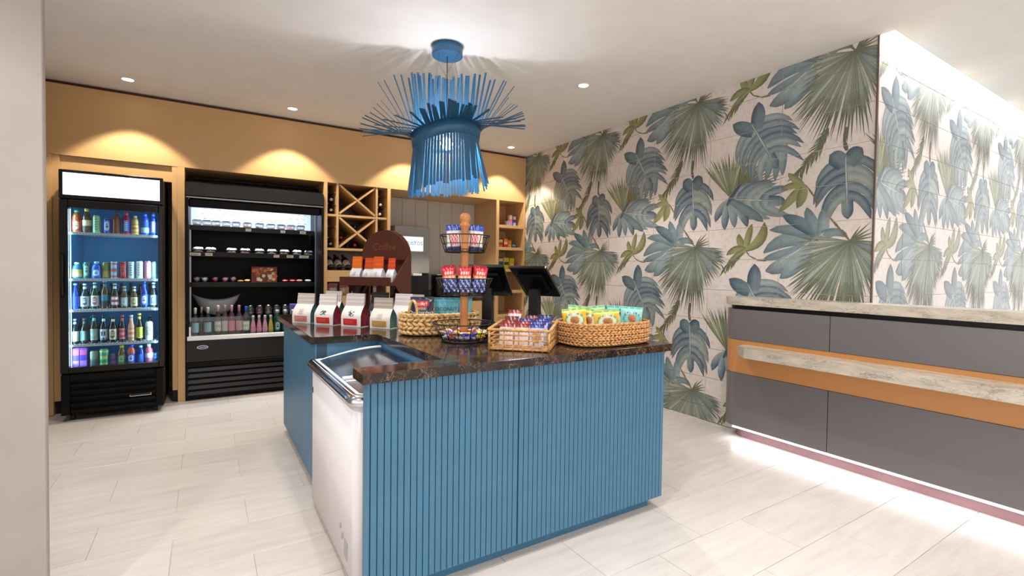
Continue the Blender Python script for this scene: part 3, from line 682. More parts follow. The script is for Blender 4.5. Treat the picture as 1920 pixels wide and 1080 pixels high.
# ================================================================== bottles and cans
def drink(kind, label, x, y, z, r, h, glass, lab, cap, pat='band', group=None, accent=None, cat=None):
    nm = {'beer': 'beer_bottle', 'can': 'drink_can', 'juice': 'juice_bottle', 'jug': 'juice_bottle', 'round': 'soda_bottle', 'wine': 'wine_bottle', 'split': 'sparkling_bottle'}[kind]
    t = thing(nm, label, cat or ('can' if kind == 'can' else 'bottle'), (x, y, z), random.uniform(-.3, .3) if pat in ('band', 'plain') else 0, group)
    if kind == 'can': pr = [(.82, 0), (.98, .03), (1, .06), (1, .9), (.97, .93), (.80, .965)]; lz = (.07, .89)
    elif kind == 'beer': pr = [(.9, 0), (1, .02), (1, .55), (.93, .61), (.62, .70), (.43, .80), (.40, .93)]; lz = (.10, .50)
    elif kind == 'juice': pr = [(.92, 0), (1, .03), (1, .34), (.95, .38), (1, .42), (1, .66), (.9, .74), (.62, .84), (.50, .87)]; lz = (.10, .62)
    elif kind == 'jug': pr = [(.92, 0), (1, .03), (1, .62), (.88, .72), (.55, .82), (.46, .88)]; lz = (.08, .52)
    elif kind == 'round': pr = [(.85, 0), (1, .05), (1, .30), (.92, .45), (1, .62), (.8, .78), (.45, .87)]; lz = (.10, .55)
    elif kind == 'wine': pr = [(.92, 0), (1, .02), (1, .60), (.90, .66), (.45, .76), (.38, .82), (.38, .96)]; lz = (.14, .48)
    else: pr = [(.92, 0), (1, .03), (1, .30), (.82, .50), (.55, .68), (.45, .80), (.44, .92)]; lz = (.12, .30)
    n = 14
    MB().lathe([(a*r, b*h) for a, b in pr], n, glass).build('bottle_body' if kind != 'can' else 'can_body', 'print_gloss', t)
    top = pr[-1]
    if kind == 'can': MB().lathe([(.80*r, .965*h), (.83*r, .985*h), (.78*r, h*.99), (.74*r, .97*h), (.001, .97*h)], n, cap, cap=False).build('can_top', 'steel', t)
    elif kind in ('wine', 'split'): MB().lathe([(top[0]*r*1.08, h*(.74 if kind == 'wine' else .72)), (top[0]*r*1.12, h*.985), (top[0]*r, h), (.001, h)], 12, cap).build('foil_cap', 'print_foil', t)
    else:
        k = 1.12 if kind != 'beer' else 1.2; MB().lathe([(top[0]*r*k, h*(top[1]+.0)), (top[0]*r*k, h*.985), (top[0]*r*.95, h), (.001, h)], 12, cap).build('cap', 'print_foil', t)
    if lab is None: return t
    ac = accent or tuple(max(0, v*.45) for v in lab)
    def cf(a, v):
        f = math.sin(-a)                     # 1 where the label faces the room (-Y)
        if pat == 'band': c = ac if (v < .14 or v > .86 or (.40 < v < .60 and f > .45)) else lab
        elif pat == 'oval':
            q = (math.cos(a)/.62)**2+((v-.5)/.36)**2; c = ac if (q < 1 and f > 0) else lab
            if q < .35 and f > 0 and int(v*14) % 2: c = lab
        elif pat == 'text': c = ac if (f > .55 and int(v*11) % 2 and abs(math.cos(a)) < .3) else lab
        elif pat == 'face':
            q1 = ((math.cos(a)-.32)/.24)**2+((v-.58)/.2)**2; q2 = ((math.cos(a)+.32)/.24)**2+((v-.58)/.2)**2; c = ac if (min(q1, q2) < 1 and f > 0) or (v < .25 and int(a*14) % 2) else lab
        elif pat == 'half': c = ac if v < .42 else lab
        else: c = lab
        return lin(c)
    rr = [q for q in pr if lz[0] < q[1] < lz[1]]
    def rad(zz):
        for (a0, b0), (a1, b1) in zip(pr, pr[1:]):
            if b0 <= zz <= b1: return a0+(a1-a0)*(zz-b0)/(b1-b0)
        return 1
    K = 12; MB().lathe([(rad(lz[0]+(lz[1]-lz[0])*i/K)*r*1.012+.0002, (lz[0]+(lz[1]-lz[0])*i/K)*h) for i in range(K+1)], 28, cap=False, fn=cf).build('can_print' if kind == 'can' else 'bottle_label', 'print_matte' if kind != 'can' else 'print_foil', t)
    if kind == 'beer' and pat != 'plain': MB().lathe([(.47*r, .765*h), (.43*r, .84*h), (.425*r, .885*h)], 14, lab, cap=False).build('neck_label', 'print_matte', t)
    return t

# ---- glass-door fridge
FX0, FX1, FY, FB = -.985, -.312, 5.205, 5.93
fr = thing('drinks_fridge', 'tall black glass-door drinks fridge with a lit white sign at the top', 'fridge', (0, 0, 0))
m = MB().box(FX0, FX0+.035, FY+.05, FB, .39, 1.80).box(FX1-.035, FX1, FY+.05, FB, .39, 1.80).box(FX0, FX1, FB-.03, FB, .39, 1.80).box(FX0, FX1, FY+.05, FB, 1.80, 2.03).box(FX0, FX1, FY+.05, FB, .06, .415)
m.build('cabinet_shell', 'black_metal', fr)
lx0, lx1 = FX0+.036, FX1-.036
MB().box(lx0, lx0+.004, FY+.055, FB-.04, .416, 1.799).box(lx1-.004, lx1, FY+.055, FB-.04, .416, 1.799).box(lx0, lx1, FB-.04, FB-.031, .416, 1.799).box(lx0, lx1, FY+.055, FB-.04, 1.79, 1.799).box(lx0, lx1, FY+.055, FB-.04, .416, .425).build('liner', 'liner_blue', fr)
MB().box(FX0-.002, FX1+.002, FY+.004, FY+.05, 1.805, 2.038, b=.005).build('sign_frame', 'black_gloss', fr)
MB().box(FX0+.024, FX1-.022, FY-.001, FY+.004, 1.838, 2.014, b=.001).build('sign_panel', 'header_light', fr)
dw = .052
MB().box(FX0, FX0+dw, FY, FY+.045, .40, 1.80, b=.004).box(FX1-dw+.02, FX1, FY, FY+.045, .40, 1.80, b=.004).box(FX0+dw, FX1-dw+.02, FY, FY+.045, 1.737, 1.80, b=.004).box(FX0+dw, FX1-dw+.02, FY, FY+.045, .40, .448, b=.004).build('door_frame', 'black_gloss', fr)
MB().box(FX0+dw+.001, FX1-dw+.019, FY+.016, FY+.020, .449, 1.736).build('door_glass', 'pane_glass', fr)
MB().tube([(FX0+.022, FY-.0, 1.02), (FX0+.022, FY-.03, 1.03), (FX0+.022, FY-.03, 1.35), (FX0+.022, FY-.0, 1.36)], .009, 8).build('door_handle', 'black_gloss', fr)
MB().box(FX0+.055, FX0+.0595, FY+.058, FY+.066, .45, 1.73).box(FX1-.040, FX1-.037, FY+.058, FY+.066, .45, 1.73).build('light_strip', 'fridge_led', fr)
MB().box(FX0, FX0+.055, FY+.012, FY+.05, .058, .385, b=.004).box(FX1-.055, FX1, FY+.012, FY+.05, .058, .385, b=.004).box(FX0+.055, FX1-.055, FY+.012, FY+.05, .335, .385, b=.004).box(FX0+.055, FX1-.055, FY+.04, FY+.05, .058, .335).build('grille_frame', 'black_metal', fr)
for k in range(5):
    z = .075+.052*k; q = MB(); q.T = Matrix.Translation((0, FY+.026, z+.016)) @ Matrix.Rotation(R(28), 4, 'X'); q.box(FX0+.057, FX1-.057, -.012, .012, -.010, .010, b=.002); q.build('grille_slat', 'black_metal', fr)
bd = MB().box(-.545, -.40, FY+.004, FY+.010, .168, .186, b=.002).build('badge', 'black_gloss', fr); MB().box(-.546, -.399, FY+.002, FY+.004, .164, .169).box(-.402, -.399, FY+.002, FY+.004, .169, .186).box(-.546, -.543, FY+.002, FY+.004, .169, .180).build('badge_edge', 'chrome', bd)
for x in (FX0+.06, FX1-.06):
    for y in (FY+.1, FB-.08): MB().tube([(x-.012, y, .028), (x+.012, y, .028)], .028, 12).box(x-.015, x+.015, y-.015, y+.015, .03, .06).build('caster', 'black_satin', fr)
FSH = (1.546, 1.166, .911, .624)
for z in FSH:
    q = MB().box(lx0+.006, lx1-.006, FY+.066, FY+.072, z-.021, z-.001)
    for k in range(24): q.tube([(lx0+.014+k*.0243, FY+.073, z-.003), (lx0+.014+k*.0243, FB-.05, z-.003)], .0018, 5)
    for y in (FY+.2, FB-.2): q.tube([(lx0+.006, y, z-.006), (lx1-.006, y, z-.006)], .003, 5)
    s_ = q.build('shelf', 'white_plastic', fr)
    q = MB()
    for k in range(30): q.box(lx0+.02+.0192*k, lx0+.028+.0192*k, FY+.0655, FY+.066, z-.010, z-.007)
    q.build('shelf_slots', 'black_satin', s_)
for x in (lx0+.02, lx1-.02): lamp('AREA', 'fridge_beam', (x, FY+.075, 1.09), 4.2, (.50, .86, 1.0), (0, R(90 if x > -.6 else -90), 0), shape='RECTANGLE', size=1.25, size_y=.03)
FG = ['bottles and cans on the fridge shelf %s' % n for n in ('at the top', 'second down', 'third down', 'fourth down', 'at the bottom')]
SHN = ['the top fridge shelf', 'the second fridge shelf', 'the third fridge shelf', 'the fourth fridge shelf', 'the fridge floor']
FY0 = 5.335
rows = [
 [('jug', 'amber juice bottle with green cap', -.900, .034, .186, (150, 72, 30), (196, 70, 60), (40, 150, 110), 'oval', (224, 180, 160)),
  ('jug', 'brown tea bottle with yellow cap', -.836, .030, .199, (74, 46, 30), (214, 200, 150), (206, 190, 80), 'half', (84, 66, 52)),
  ('can', 'tall pale green can', -.773, .0275, .151, (150, 190, 140), (160, 200, 150), (210, 214, 216), 'text', (60, 120, 80)),
  ('can', 'slim blue can', -.703, .0275, .128, (30, 60, 160), (36, 70, 180), (206, 210, 216), 'oval', (210, 214, 224)),
  ('juice', 'brown iced tea bottle', -.642, .030, .182, (124, 66, 26), None, (60, 44, 40), 'plain', None),
  ('juice', 'blue and red sports drink bottle', -.577, .029, .184, (170, 40, 60), (40, 60, 150), (190, 60, 70), 'text', (226, 226, 236)),
  ('round', 'cream and orange drink bottle', -.515, .028, .163, (220, 170, 110), (232, 190, 120), (214, 176, 90), 'band', (214, 120, 50)),
  ('juice', 'clear blue water bottle', -.448, .029, .187, (20, 70, 170), (30, 60, 150), (40, 80, 170), 'half', (150, 190, 224)),
  ('juice', 'dark blue water bottle with white print', -.386, .026, .192, (16, 44, 150), (60, 90, 190), (60, 100, 190), 'text', (224, 232, 240))],
 [('round', 'yellow soda bottle with blue cap', -.900, .035, .132, (40, 110, 150), (226, 200, 110), (190, 220, 226), 'half', (236, 220, 160)),
  ('can', 'dark green can', -.838, .0265, .133, (20, 90, 80), (24, 96, 84), (130, 190, 170), 'oval', (150, 190, 180)),
  ('round', 'round blue soda bottle', -.775, .034, .141, (30, 90, 190), (40, 100, 200), (190, 214, 236), 'oval', (210, 226, 240)),
  ('can', 'olive gold can', -.714, .025, .139, (110, 120, 60), (120, 124, 64), (190, 190, 150), 'half', (170, 160, 90)),
  ('can', 'silver blue can with red mark', -.660, .0265, .147, (150, 180, 196), (150, 186, 202), (210, 214, 218), 'band', (196, 80, 90)),
  ('can', 'red can', -.599, .026, .144, (150, 20, 34), (156, 22, 36), (206, 206, 210), 'oval', (190, 90, 70)),
  ('can', 'white can with blue stripes', -.544, .0235, .149, (214, 222, 232), (220, 226, 234), (206, 210, 216), 'text', (40, 80, 150)),
  ('can', 'plain white can', -.487, .0255, .154, (226, 226, 224), (228, 228, 226), (210, 212, 214), 'text', (110, 150, 190)),
  ('can', 'pink can', -.429, .0255, .155, (226, 120, 150), (228, 124, 154), (214, 206, 210), 'text', (236, 190, 204)),
  ('can', 'teal can', -.382, .0235, .152, (90, 170, 160), (96, 176, 166), (206, 212, 214), 'text', (200, 226, 222))],
 [('beer', 'blue bottle with pale blue neck', -.913, .028, .213, (20, 50, 150), (30, 60, 160), (150, 180, 220), 'plain', None),
  ('beer', 'dark bottle with white oval label', -.851, .028, .211, (26, 40, 40), (206, 216, 220), (190, 200, 206), 'oval', (60, 80, 100)),
  ('beer', 'green bottle with white label', -.787, .028, .221, (20, 60, 40), (206, 220, 224), (150, 190, 190), 'oval', (190, 70, 70)),
  ('beer', 'amber bottle with teal label', -.722, .028, .237, (88, 60, 26), (60, 120, 140), (90, 140, 170), 'half', (30, 56, 72)),
  ('beer', 'dark bottle with white and red label', -.657, .028, .213, (30, 28, 28), (214, 214, 214), (190, 196, 200), 'band', (170, 50, 56)),
  ('beer', 'brown bottle with gold foil neck', -.592, .027, .188, (90, 56, 30), (150, 160, 170), (206, 180, 130), 'oval', (196, 196, 190)),
  ('beer', 'brown bottle with gold label', -.525, .027, .186, (80, 52, 28), (206, 196, 160), (210, 196, 150), 'oval', (150, 130, 60)),
  ('beer', 'cobalt blue bottle with blue label', -.455, .028, .230, (16, 40, 130), (40, 80, 190), (30, 50, 130), 'oval', (206, 216, 236)),
  ('beer', 'dark bottle with silver label', -.388, .028, .220, (34, 38, 34), (180, 192, 196), (170, 180, 184), 'oval', (80, 100, 110))],
 [('beer', 'dark bottle with plain white label', -.917, .0265, .206, (24, 26, 28), (224, 228, 224), (190, 200, 200), 'half', (226, 190, 160)),
  ('beer', 'dark bottle with scribbled teal label', -.856, .027, .208, (22, 24, 26), (60, 90, 90), (60, 66, 70), 'text', (214, 224, 224)),
  ('beer', 'dark bottle with orange and blue label', -.794, .026, .236, (24, 22, 24), (90, 170, 190), (30, 28, 30), 'band', (206, 150, 110)),
  ('beer', 'dark bottle with skull label', -.732, .026, .227, (20, 20, 24), (206, 214, 226), (34, 34, 38), 'face', (26, 28, 40)),
  ('beer', 'dark bottle with cream diamond label', -.670, .0275, .221, (22, 20, 20), (220, 206, 180), (30, 28, 30), 'oval', (120, 80, 50)),
  ('beer', 'dark bottle with red label and red cap', -.608, .0235, .226, (34, 24, 26), (206, 70, 76), (200, 50, 66), 'band', (226, 150, 150)),
  ('beer', 'peach coloured clear bottle', -.546, .026, .224, (214, 150, 120), (226, 170, 150), (206, 196, 190), 'band', (206, 110, 80)),
  ('beer', 'dark bottle with yellow label and cap', -.490, .0245, .238, (28, 30, 30), (214, 206, 60), (222, 214, 90), 'text', (60, 70, 40)),
  ('can', 'tall white can lettered in grey', -.422, .0265, .169, (220, 226, 228), (224, 230, 232), (206, 210, 214), 'plain', None)],
 [None, None,
  ('can', 'silver green can', -.796, .029, .131, (150, 160, 140), (156, 166, 150), (190, 194, 190), 'half', (110, 120, 110)),
  ('can', 'green and yellow can', -.730, .031, .144, (60, 160, 110), (70, 170, 120), (70, 160, 170), 'band', (206, 210, 120)),
  ('can', 'small blue and red can', -.670, .023, .099, (90, 110, 190), (100, 120, 196), (150, 160, 190), 'band', (200, 60, 80)),
  ('jug', 'amber juice bottle with yellow cap', -.612, .029, .161, (110, 76, 34), (90, 130, 90), (226, 206, 40), 'oval', (190, 190, 140)),
  ('jug', 'red juice bottle with blue cap', -.547, .031, .163, (196, 80, 60), (40, 70, 190), (50, 80, 210), 'oval', (220, 224, 236)),
  ('jug', 'blue juice bottle with white cap', -.483, .028, .152, (24, 44, 130), (36, 70, 180), (170, 196, 214), 'text', (120, 160, 220)),
  ('jug', 'pink juice bottle with white label', -.424, .029, .161, (196, 80, 100), (220, 220, 232), (190, 210, 224), 'half', (206, 110, 140)),
  ('can', 'short dark blue can', -.376, .021, .083, (30, 50, 110), (36, 60, 130), (120, 130, 160), 'band', (60, 120, 170))]]
FZ = FSH+(.427,)
for si, row in enumerate(rows):
    for i, it in enumerate(row):
        if it is None: continue
        kd, ds, x, r, h, g, l, c, pt, ac = it
        t = drink(kd, '%s, %s from left on %s' % (ds, ORD[i], SHN[si]), x, FY0, FZ[si]+.0005, r, h, g, l, c, pt, FG[si], ac)
        if ds.startswith('tall white can'):
            for k, w_ in enumerate(('WHITE', 'CLAW')): text(w_, .026, 'lettering', 'black_satin', t, faceY(-.010+.019*k, -.0272, .082, Matrix.Rotation(R(90), 4, 'Z')))
for si in (2, 3):
    for i in range(8):
        drink('beer', 'dark bottle in the second row, %s from left on %s' % (ORD[i], SHN[si]), -.886+.066*i, FY0+.085, FZ[si]+.0005, .027, .215, random.choice([(26, 30, 34), (40, 30, 24), (24, 36, 44)]), (90, 110, 120), (60, 66, 70), 'plain', 'second row of bottles on %s' % SHN[si])
for i, (x, w_, c) in enumerate(((-.912, .056, (150, 70, 190)), (-.860, .05, (110, 60, 180)))):
    carton('drink_carton', 'purple drink carton, %s from left on the fridge floor' % ORD[i], x, 5.31, .4275, w_, .06, .16, [c, (190, 130, 214), (80, 60, 170), (206, 90, 150)], 'carton', FG[4])
# ================================================================== open cooler
CX0, CX1, CY, CB = -.158, 1.072, 5.50, 6.28
co = thing('open_cooler', 'wide black open-front cooler with lit top shelf set in the oak joinery', 'cooler', (0, 0, 0))
for x0 in (CX0, CX1-.022): MB().box(x0, x0+.022, CY+.01, CB, .02, 1.989).build('side_wall', 'black_metal', co)
MB().box(CX0+.023, CX1-.023, 6.14, CB, .02, 1.675).build('back_wall', 'black_metal', co)
bp = MB().box(CX0+.023, CX1-.023, 6.14, CB, 1.676, 1.99).build('back_panel', 'liner_lit_grey', co)  # LED light and shade painted on one wall: grey above, black below
q = MB()
for j in range(4):
    for k in range(16): q.box(CX0+.12+.066*k+.02*(j % 2), CX0+.15+.066*k+.02*(j % 2), 6.1385, 6.14, 1.74+.05*j, 1.744+.05*j)
q.build('vent_slots', 'black_satin', bp)
MB().box(CX0, CX1, CY+.30, CB, 1.99, 2.165).build('roof', 'black_metal', co)
MB().prism([(CY+.021, 2.069), (CY+.299, 2.15), (CY+.299, 1.99), (CY+.021, 1.99)], CX0+.001, CX1-.001, axis='x').build('hood', 'black_satin', co)
m = MB(); m.prism([(CY, 2.062), (CY+.02, 2.068), (CY+.02, 1.94), (CY+.004, 1.948)], CX0+.002, CX1-.002, axis='x'); m.build('canopy', 'black_satin', co)
MB().box(CX0+.003, CX1-.003, CY+.006, CY+.10, 1.925, 1.939, b=.003).build('canopy_lip', 'steel', co)
MB().box(CX0+.023, CX1-.023, CY+.05, CY+.11, 1.845, 1.924, b=.01).build('curtain_housing', 'black_metal', co)
MB().box(CX0+.06, CX1-.06, CY+.13, CY+.16, 1.965, 1.985).build('light_strip', 'fridge_led', co)
lamp('AREA', 'cooler_beam', ((CX0+CX1)/2, CY+.2, 1.96), 26, (.78, .86, 1.0), (R(24), 0, 0), shape='RECTANGLE', size=1.1, size_y=.05)
for x in (CX0+.024, CX1-.038): MB().box(x, x+.014, 5.79, 5.81, .62, 1.985).build('upright', 'steel', co)
CSH = (1.688, 1.424, 1.120)
for z in CSH:
    s_ = MB().box(CX0+.026, CX1-.05, 5.77, 6.13, z-.014, z, b=.001).build('shelf', 'black_metal', co)
    q = MB(); q.T = Matrix.Translation((0, 5.768, z)) @ Matrix.Rotation(R(12), 4, 'X'); q.box(CX0+.026, CX1-.05, -.006, 0, -.046, .002); q.build('tag_rail', 'black_satin', s_)
def tagrail(x, z, w, d):
    t = MB(); t.T = Matrix.Translation((x, 5.7645, z)) @ Matrix.Rotation(R(12), 4, 'X'); t.box(-w/2, w/2, -.010, -.008, -.014, .014, (226, 220, 200))
    for k in range(2): t.box(-w*.38, w*.3, -.0104, -.010, .003-.009*k, .006-.009*k, (110, 104, 96))
    tag(t.build('price_tag', 'print_matte'), 'cream price tag, %s' % d, 'price tag', 'price tags on the cooler shelf edges')
for i, (x, w_) in enumerate(((.378, .05), (.705, .045), (.904, .06))): tagrail(x, CSH[0]-.022, w_, '%s from left on the edge of the cooler\'s lit top shelf' % ORD[i])
for i, (x, w_) in enumerate(((-.085, .092), (.03, .062), (.643, .054), (.776, .066), (.917, .095))): tagrail(x, CSH[1]-.022, w_, '%s from left on the edge of the cooler\'s middle shelf' % ORD[i])
MB().box(CX0+.023, CX1-.023, CY+.05, 5.70, .56, .600).box(CX0+.023, CX1-.023, 5.70, 5.84, .56, .735).box(CX0+.023, CX1-.023, 5.84, 6.139, .56, .765).build('deck', 'black_metal', co)
MB().box(CX0+.002, CX1-.002, CY, CY+.048, .368, .573, b=.004).build('front_panel', 'black_satin', co)
MB().box(CX0+.002, CX1-.002, CY-.006, CY+.03, .322, .364, b=.004).build('bumper', 'black_metal', co)
MB().box(CX0+.01, CX1-.01, CY-.004, CY+.045, .574, .614, b=.004).build('white_ledge', 'white_plastic', co)
MB().box(CX0+.03, CX1-.03, CY+.018, CY+.024, .615, .792).build('front_glass', 'pane_glass', co)
MB().box(CX0+.026, CX0+.04, CY+.0, CY+.05, .575, .70).build('glass_bracket', 'white_plastic', co)
MB().box(CX0+.012, CX1-.012, CY+.035, CY+.06, .02, .322).build('louver_backing', 'black_metal', co)
for k in range(5):
    q = MB(); q.T = Matrix.Translation((0, CY+.018, .292-.056*k)) @ Matrix.Rotation(R(-24), 4, 'X'); q.box(CX0+.014, CX1-.014, -.010, .010, -.021, .017, b=.002); q.build('louver', 'black_satin', co)
bg = MB(); bg.T = Matrix.Translation((-.024, CY-.001, .508)) @ Matrix.Rotation(R(90), 4, 'X')
bg.prism([(.046*math.cos(a*.262), .018*math.sin(a*.262)) for a in range(24)], 0, .002, (226, 226, 232)); b_ = bg.build('oval_badge', 'print_matte', co)
bg = MB(); bg.T = Matrix.Translation((-.024, CY-.003, .508)) @ Matrix.Rotation(R(90), 4, 'X')
bg.prism([(.039*math.cos(a*.262), .0135*math.sin(a*.262)) for a in range(24)], 0, .001, (60, 62, 120))
for k in range(7): bg.prism([(-.026+.008*k, -.004), (-.022+.008*k, -.004), (-.019+.008*k, .005), (-.022+.008*k, .005)], .001, .0015, (226, 226, 232))
bg.build('badge_print', 'print_matte', b_)

# trays of food
def tray(x, y, z, w, d, h, food, label, group, dome=.0):
    t = thing('food_tray', label, 'food container', (x, y, z), 0, group)
    m = MB(); b_ = .8
    vs = [(-w/2*b_, -d/2*b_, .001), (w/2*b_, -d/2*b_, .001), (w/2*b_, d/2*b_, .001), (-w/2*b_, d/2*b_, .001), (-w/2, -d/2, h), (w/2, -d/2, h), (w/2, d/2, h), (-w/2, d/2, h)]
    m.add(vs, [(0, 3, 2, 1), (0, 1, 5, 4), (1, 2, 6, 5), (2, 3, 7, 6), (3, 0, 4, 7)], (206, 206, 206)); m.build('tub', 'clear_plastic', t)
    m = MB()
    for k in range(7):
        m.ball((random.uniform(-.3, .3)*w, random.uniform(-.3, .3)*d, h*.42), h*.36, 8, 5, random.choice(food))
    m.box(-w*.37, w*.37, -d*.37, d*.37, .002, h*.4, food[0]); m.build('food', 'print_matte', t)
    m = MB().box(-w*.52, w*.52, -d*.52, d*.52, h, h+.004, b=.001)
    if dome: m.add([(-w*.45, -d*.45, h+.004), (w*.45, -d*.45, h+.004), (w*.45, d*.45, h+.004), (-w*.45, d*.45, h+.004), (-w*.34, -d*.34, h+dome), (w*.34, -d*.34, h+dome), (w*.34, d*.34, h+dome), (-w*.34, d*.34, h+dome)], [(4, 5, 6, 7), (0, 1, 5, 4), (1, 2, 6, 5), (2, 3, 7, 6), (3, 0, 4, 7)])
    m.build('lid', 'clear_plastic', t)
PALE = [(214, 206, 190), (226, 220, 206), (196, 186, 168)]; PINK = [(220, 170, 160), (206, 140, 130), (226, 196, 180)]; GRN = [(206, 196, 150), (190, 186, 90), (220, 206, 180)]; TAN = [(206, 176, 130), (190, 150, 96), (220, 200, 170)]
for i, x in enumerate((-.070, .012, .092, .180, .269, .373, .487, .594, .694, .792, .890)):
    tray(x, 5.84, CSH[0]+.0005, .084, .10, .046, random.choice([PALE, PALE, TAN, PINK]), 'clear food tub, %s from left on the cooler\'s lit top shelf' % ORD[i], 'food tubs on the lit top shelf', .012)
for i, (x, f) in enumerate(((-.060, PINK), (.046, TAN), (.229, PINK), (.352, PINK), (.484, GRN), (.603, PALE), (.725, TAN), (.852, PALE), (.968, PALE))):
    tray(x, 5.84, CSH[1]+.0005, .100, .11, .028, f, 'flat clear tray, %s from left on the cooler\'s middle shelf' % ORD[i], 'flat trays on the middle cooler shelf', .020)
def cup(x, y, z, r, h, food, label, group, dome=True, nm='dessert_cup'):
    t = thing(nm, label, 'cup', (x, y, z), 0, group)
    MB().lathe([(.001, .001), (r*.78, .001), (r, h*.7)], 14, cap=False).build('cup_body', 'clear_plastic', t)
    MB().lathe([(.001, .003), (r*.74, .003), (r*.92, h*.6), (.001, h*.62)], 12, food, cap=False).build('filling', 'print_matte', t)
    m = MB().lathe([(r*1.06, h*.69), (r*1.08, h*.73), (r*.98, h*.75)]+([(r*.9, h*.88), (r*.55, h*.98), (.001, h)] if dome else [(.001, h*.75)]), 14, cap=False); m.build('lid', 'clear_plastic', t)
for i, (x, c) in enumerate(((-.074, (190, 150, 146)), (-.006, (206, 200, 186)), (.083, (190, 70, 80)), (.172, (206, 130, 130)), (.243, (160, 100, 106)))):
    cup(x, 5.82, CSH[2]+.0005, .036, .074, c, 'clear pot of dessert, %s from left on the cooler\'s lower shelf' % ORD[i], 'dessert pots on the lower cooler shelf', False)
def packet(x, y, z, w, d, h, c, label, group):
    t = thing('candy_packet', label, 'packet', (x, y, z), random.uniform(-.2, .2), group)
    def f(sg):
        return lambda u, v: ((u-.5)*w, (v-.5)*d, h/2+sg*h/2*(math.sin(math.pi*u)*math.sin(math.pi*v))**.4)
    cf = lambda u, v: lin(mixc(c, (226, 200, 190), .6) if ((u-.5)**2+(v-.5)**2 < .05) else c)
    MB().grid(f(1), 10, 10, cf).grid(f(-1), 6, 6, col=c).build('wrapper', 'print_foil', t)
for i, (x, c, h) in enumerate(((.312, (150, 110, 50), .026), (.372, (206, 150, 40), .034))): packet(x, 5.82, CSH[2]+.001, .056, .09, h, c, '%s packet left of the floral box on the lower cooler shelf' % ('tan', 'yellow')[i], 'packets on the lower cooler shelf')
for i, (x, c) in enumerate(((.735, (150, 30, 40)), (.805, (196, 30, 56)), (.880, (190, 110, 120)), (.965, (206, 190, 190)))): packet(x, 5.82, CSH[2]+.001, .066, .09, .034, c, '%s packet right of the floral box on the lower cooler shelf' % ('dark red', 'crimson', 'dusty pink', 'pale grey')[i], 'packets on the lower cooler shelf')
fb = thing('floral_box', 'large floral patterned box in orange and cream on the lower cooler shelf', 'box', (.531, 5.80, CSH[2]+.0005))
MB().box(-.124, .124, 0, .1, 0, .166, (120, 40, 34), b=.003).build('carton', 'print_matte', fb)
m = MB(); m.T = Matrix.Rotation(R(90), 4, 'X')
for k in range(46):
    cx_, cy_, rr = random.uniform(-.105, .105), random.uniform(.018, .148), random.uniform(.010, .022); c = random.choice([(206, 96, 56), (226, 190, 150), (190, 120, 60), (160, 44, 40), (222, 206, 180), (140, 90, 40)])
    m.prism([(cx_+rr*(1+.25*math.cos(5*a*.524))*math.cos(a*.524), cy_+rr*(1+.25*math.cos(5*a*.524))*math.sin(a*.524)) for a in range(12)], .0006+.00004*k, .0008+.00004*k, c)
m.build('floral_print', 'print_matte', fb)
# bottles behind the glass front
BG_ = 'bottles behind the cooler glass'
row = [('wine', 'dark wine bottle with white cap and blue label', -.085, .030, .288, (28, 36, 40), (150, 190, 200), (206, 206, 200), 'plain', None),
 ('wine', 'dark wine bottle with speckled grey cap', -.034, .0, .0, None, None, None, None, None),
 ('wine', 'dark wine bottle with white neck and blue label', .020, .030, .291, (28, 34, 36), (150, 190, 200), (214, 212, 206), 'plain', None),
 ('wine', 'dark wine bottle with cream label', .104, .029, .309, (46, 40, 36), (220, 216, 206), (206, 190, 186), 'band', (190, 186, 176)),
 ('wine', 'rose wine bottle with grey cap', .163, .027, .310, (70, 56, 54), (196, 186, 176), (170, 150, 150), 'plain', None),
 ('wine', 'wine bottle with pink cap and pink label', .222, .029, .307, (64, 44, 44), (220, 130, 150), (220, 150, 190), 'plain', None),
 ('wine', 'wine bottle with mauve cap', .287, .029, .306, (60, 44, 48), (206, 150, 150), (190, 130, 160), 'plain', None),
 ('wine', 'bottle with blue cap and white label', .349, .031, .293, (60, 60, 54), (226, 226, 214), (30, 90, 190), 'band', (190, 206, 160))]
k = 0
for (kd, ds, x, r, h, g, l, c, pt, ac) in row:
    if r == 0: r, h, g, l, c, pt = .024, .291, (24, 24, 24), None, (150, 146, 146), 'plain'; y = 5.675
    else: y = 5.625
    drink(kd, '%s, %s from left behind the cooler glass' % (ds, ORD[k]), x, y, .601, r, h-.012, g, l, c, pt, BG_, ac); k += 1
for i, (x, g) in enumerate(((.412, (214, 140, 160)), (.466, (214, 140, 160)), (.520, (214, 144, 164)), (.574, (196, 170, 70)))):
    drink('split', '%s small sparkling bottle with silver top, %s from left behind the cooler glass' % (('pink', 'yellow')[i == 3], ORD[k]), x, 5.61, .601, .0245, .185, g, tuple(min(255, v+14) for v in g), (222, 206, 206), 'plain', BG_); k += 1
for i, (x, c) in enumerate(((.636, (196, 196, 190)), (.712, (206, 206, 196)), (.788, (206, 196, 160)))):
    drink('jug', 'green water bottle, %s of three beside the small sparkling bottles' % ORD[i], x, 5.62, .601, .034, .236, (16, 66, 44), (20, 76, 52), c, 'oval', BG_, (206, 214, 206))
for i, (x, c) in enumerate(((.398, (90, 92, 84)), (.483, (130, 84, 84)), (.566, (110, 104, 84)), (.648, (96, 100, 90)), (.730, (90, 100, 100)))):
    cup(x, 5.765, .736, .037, .152, c, 'clear domed salad cup, %s from left behind the sparkling bottles' % ORD[i], 'domed cups on the cooler riser', True, 'salad_cup')
carton('snack_box', 'purple patterned box beside the domed cups in the cooler', .815, 5.755, .736, .08, .06, .15, [(100, 90, 160), (190, 180, 214), (90, 80, 160)], 'box', None)
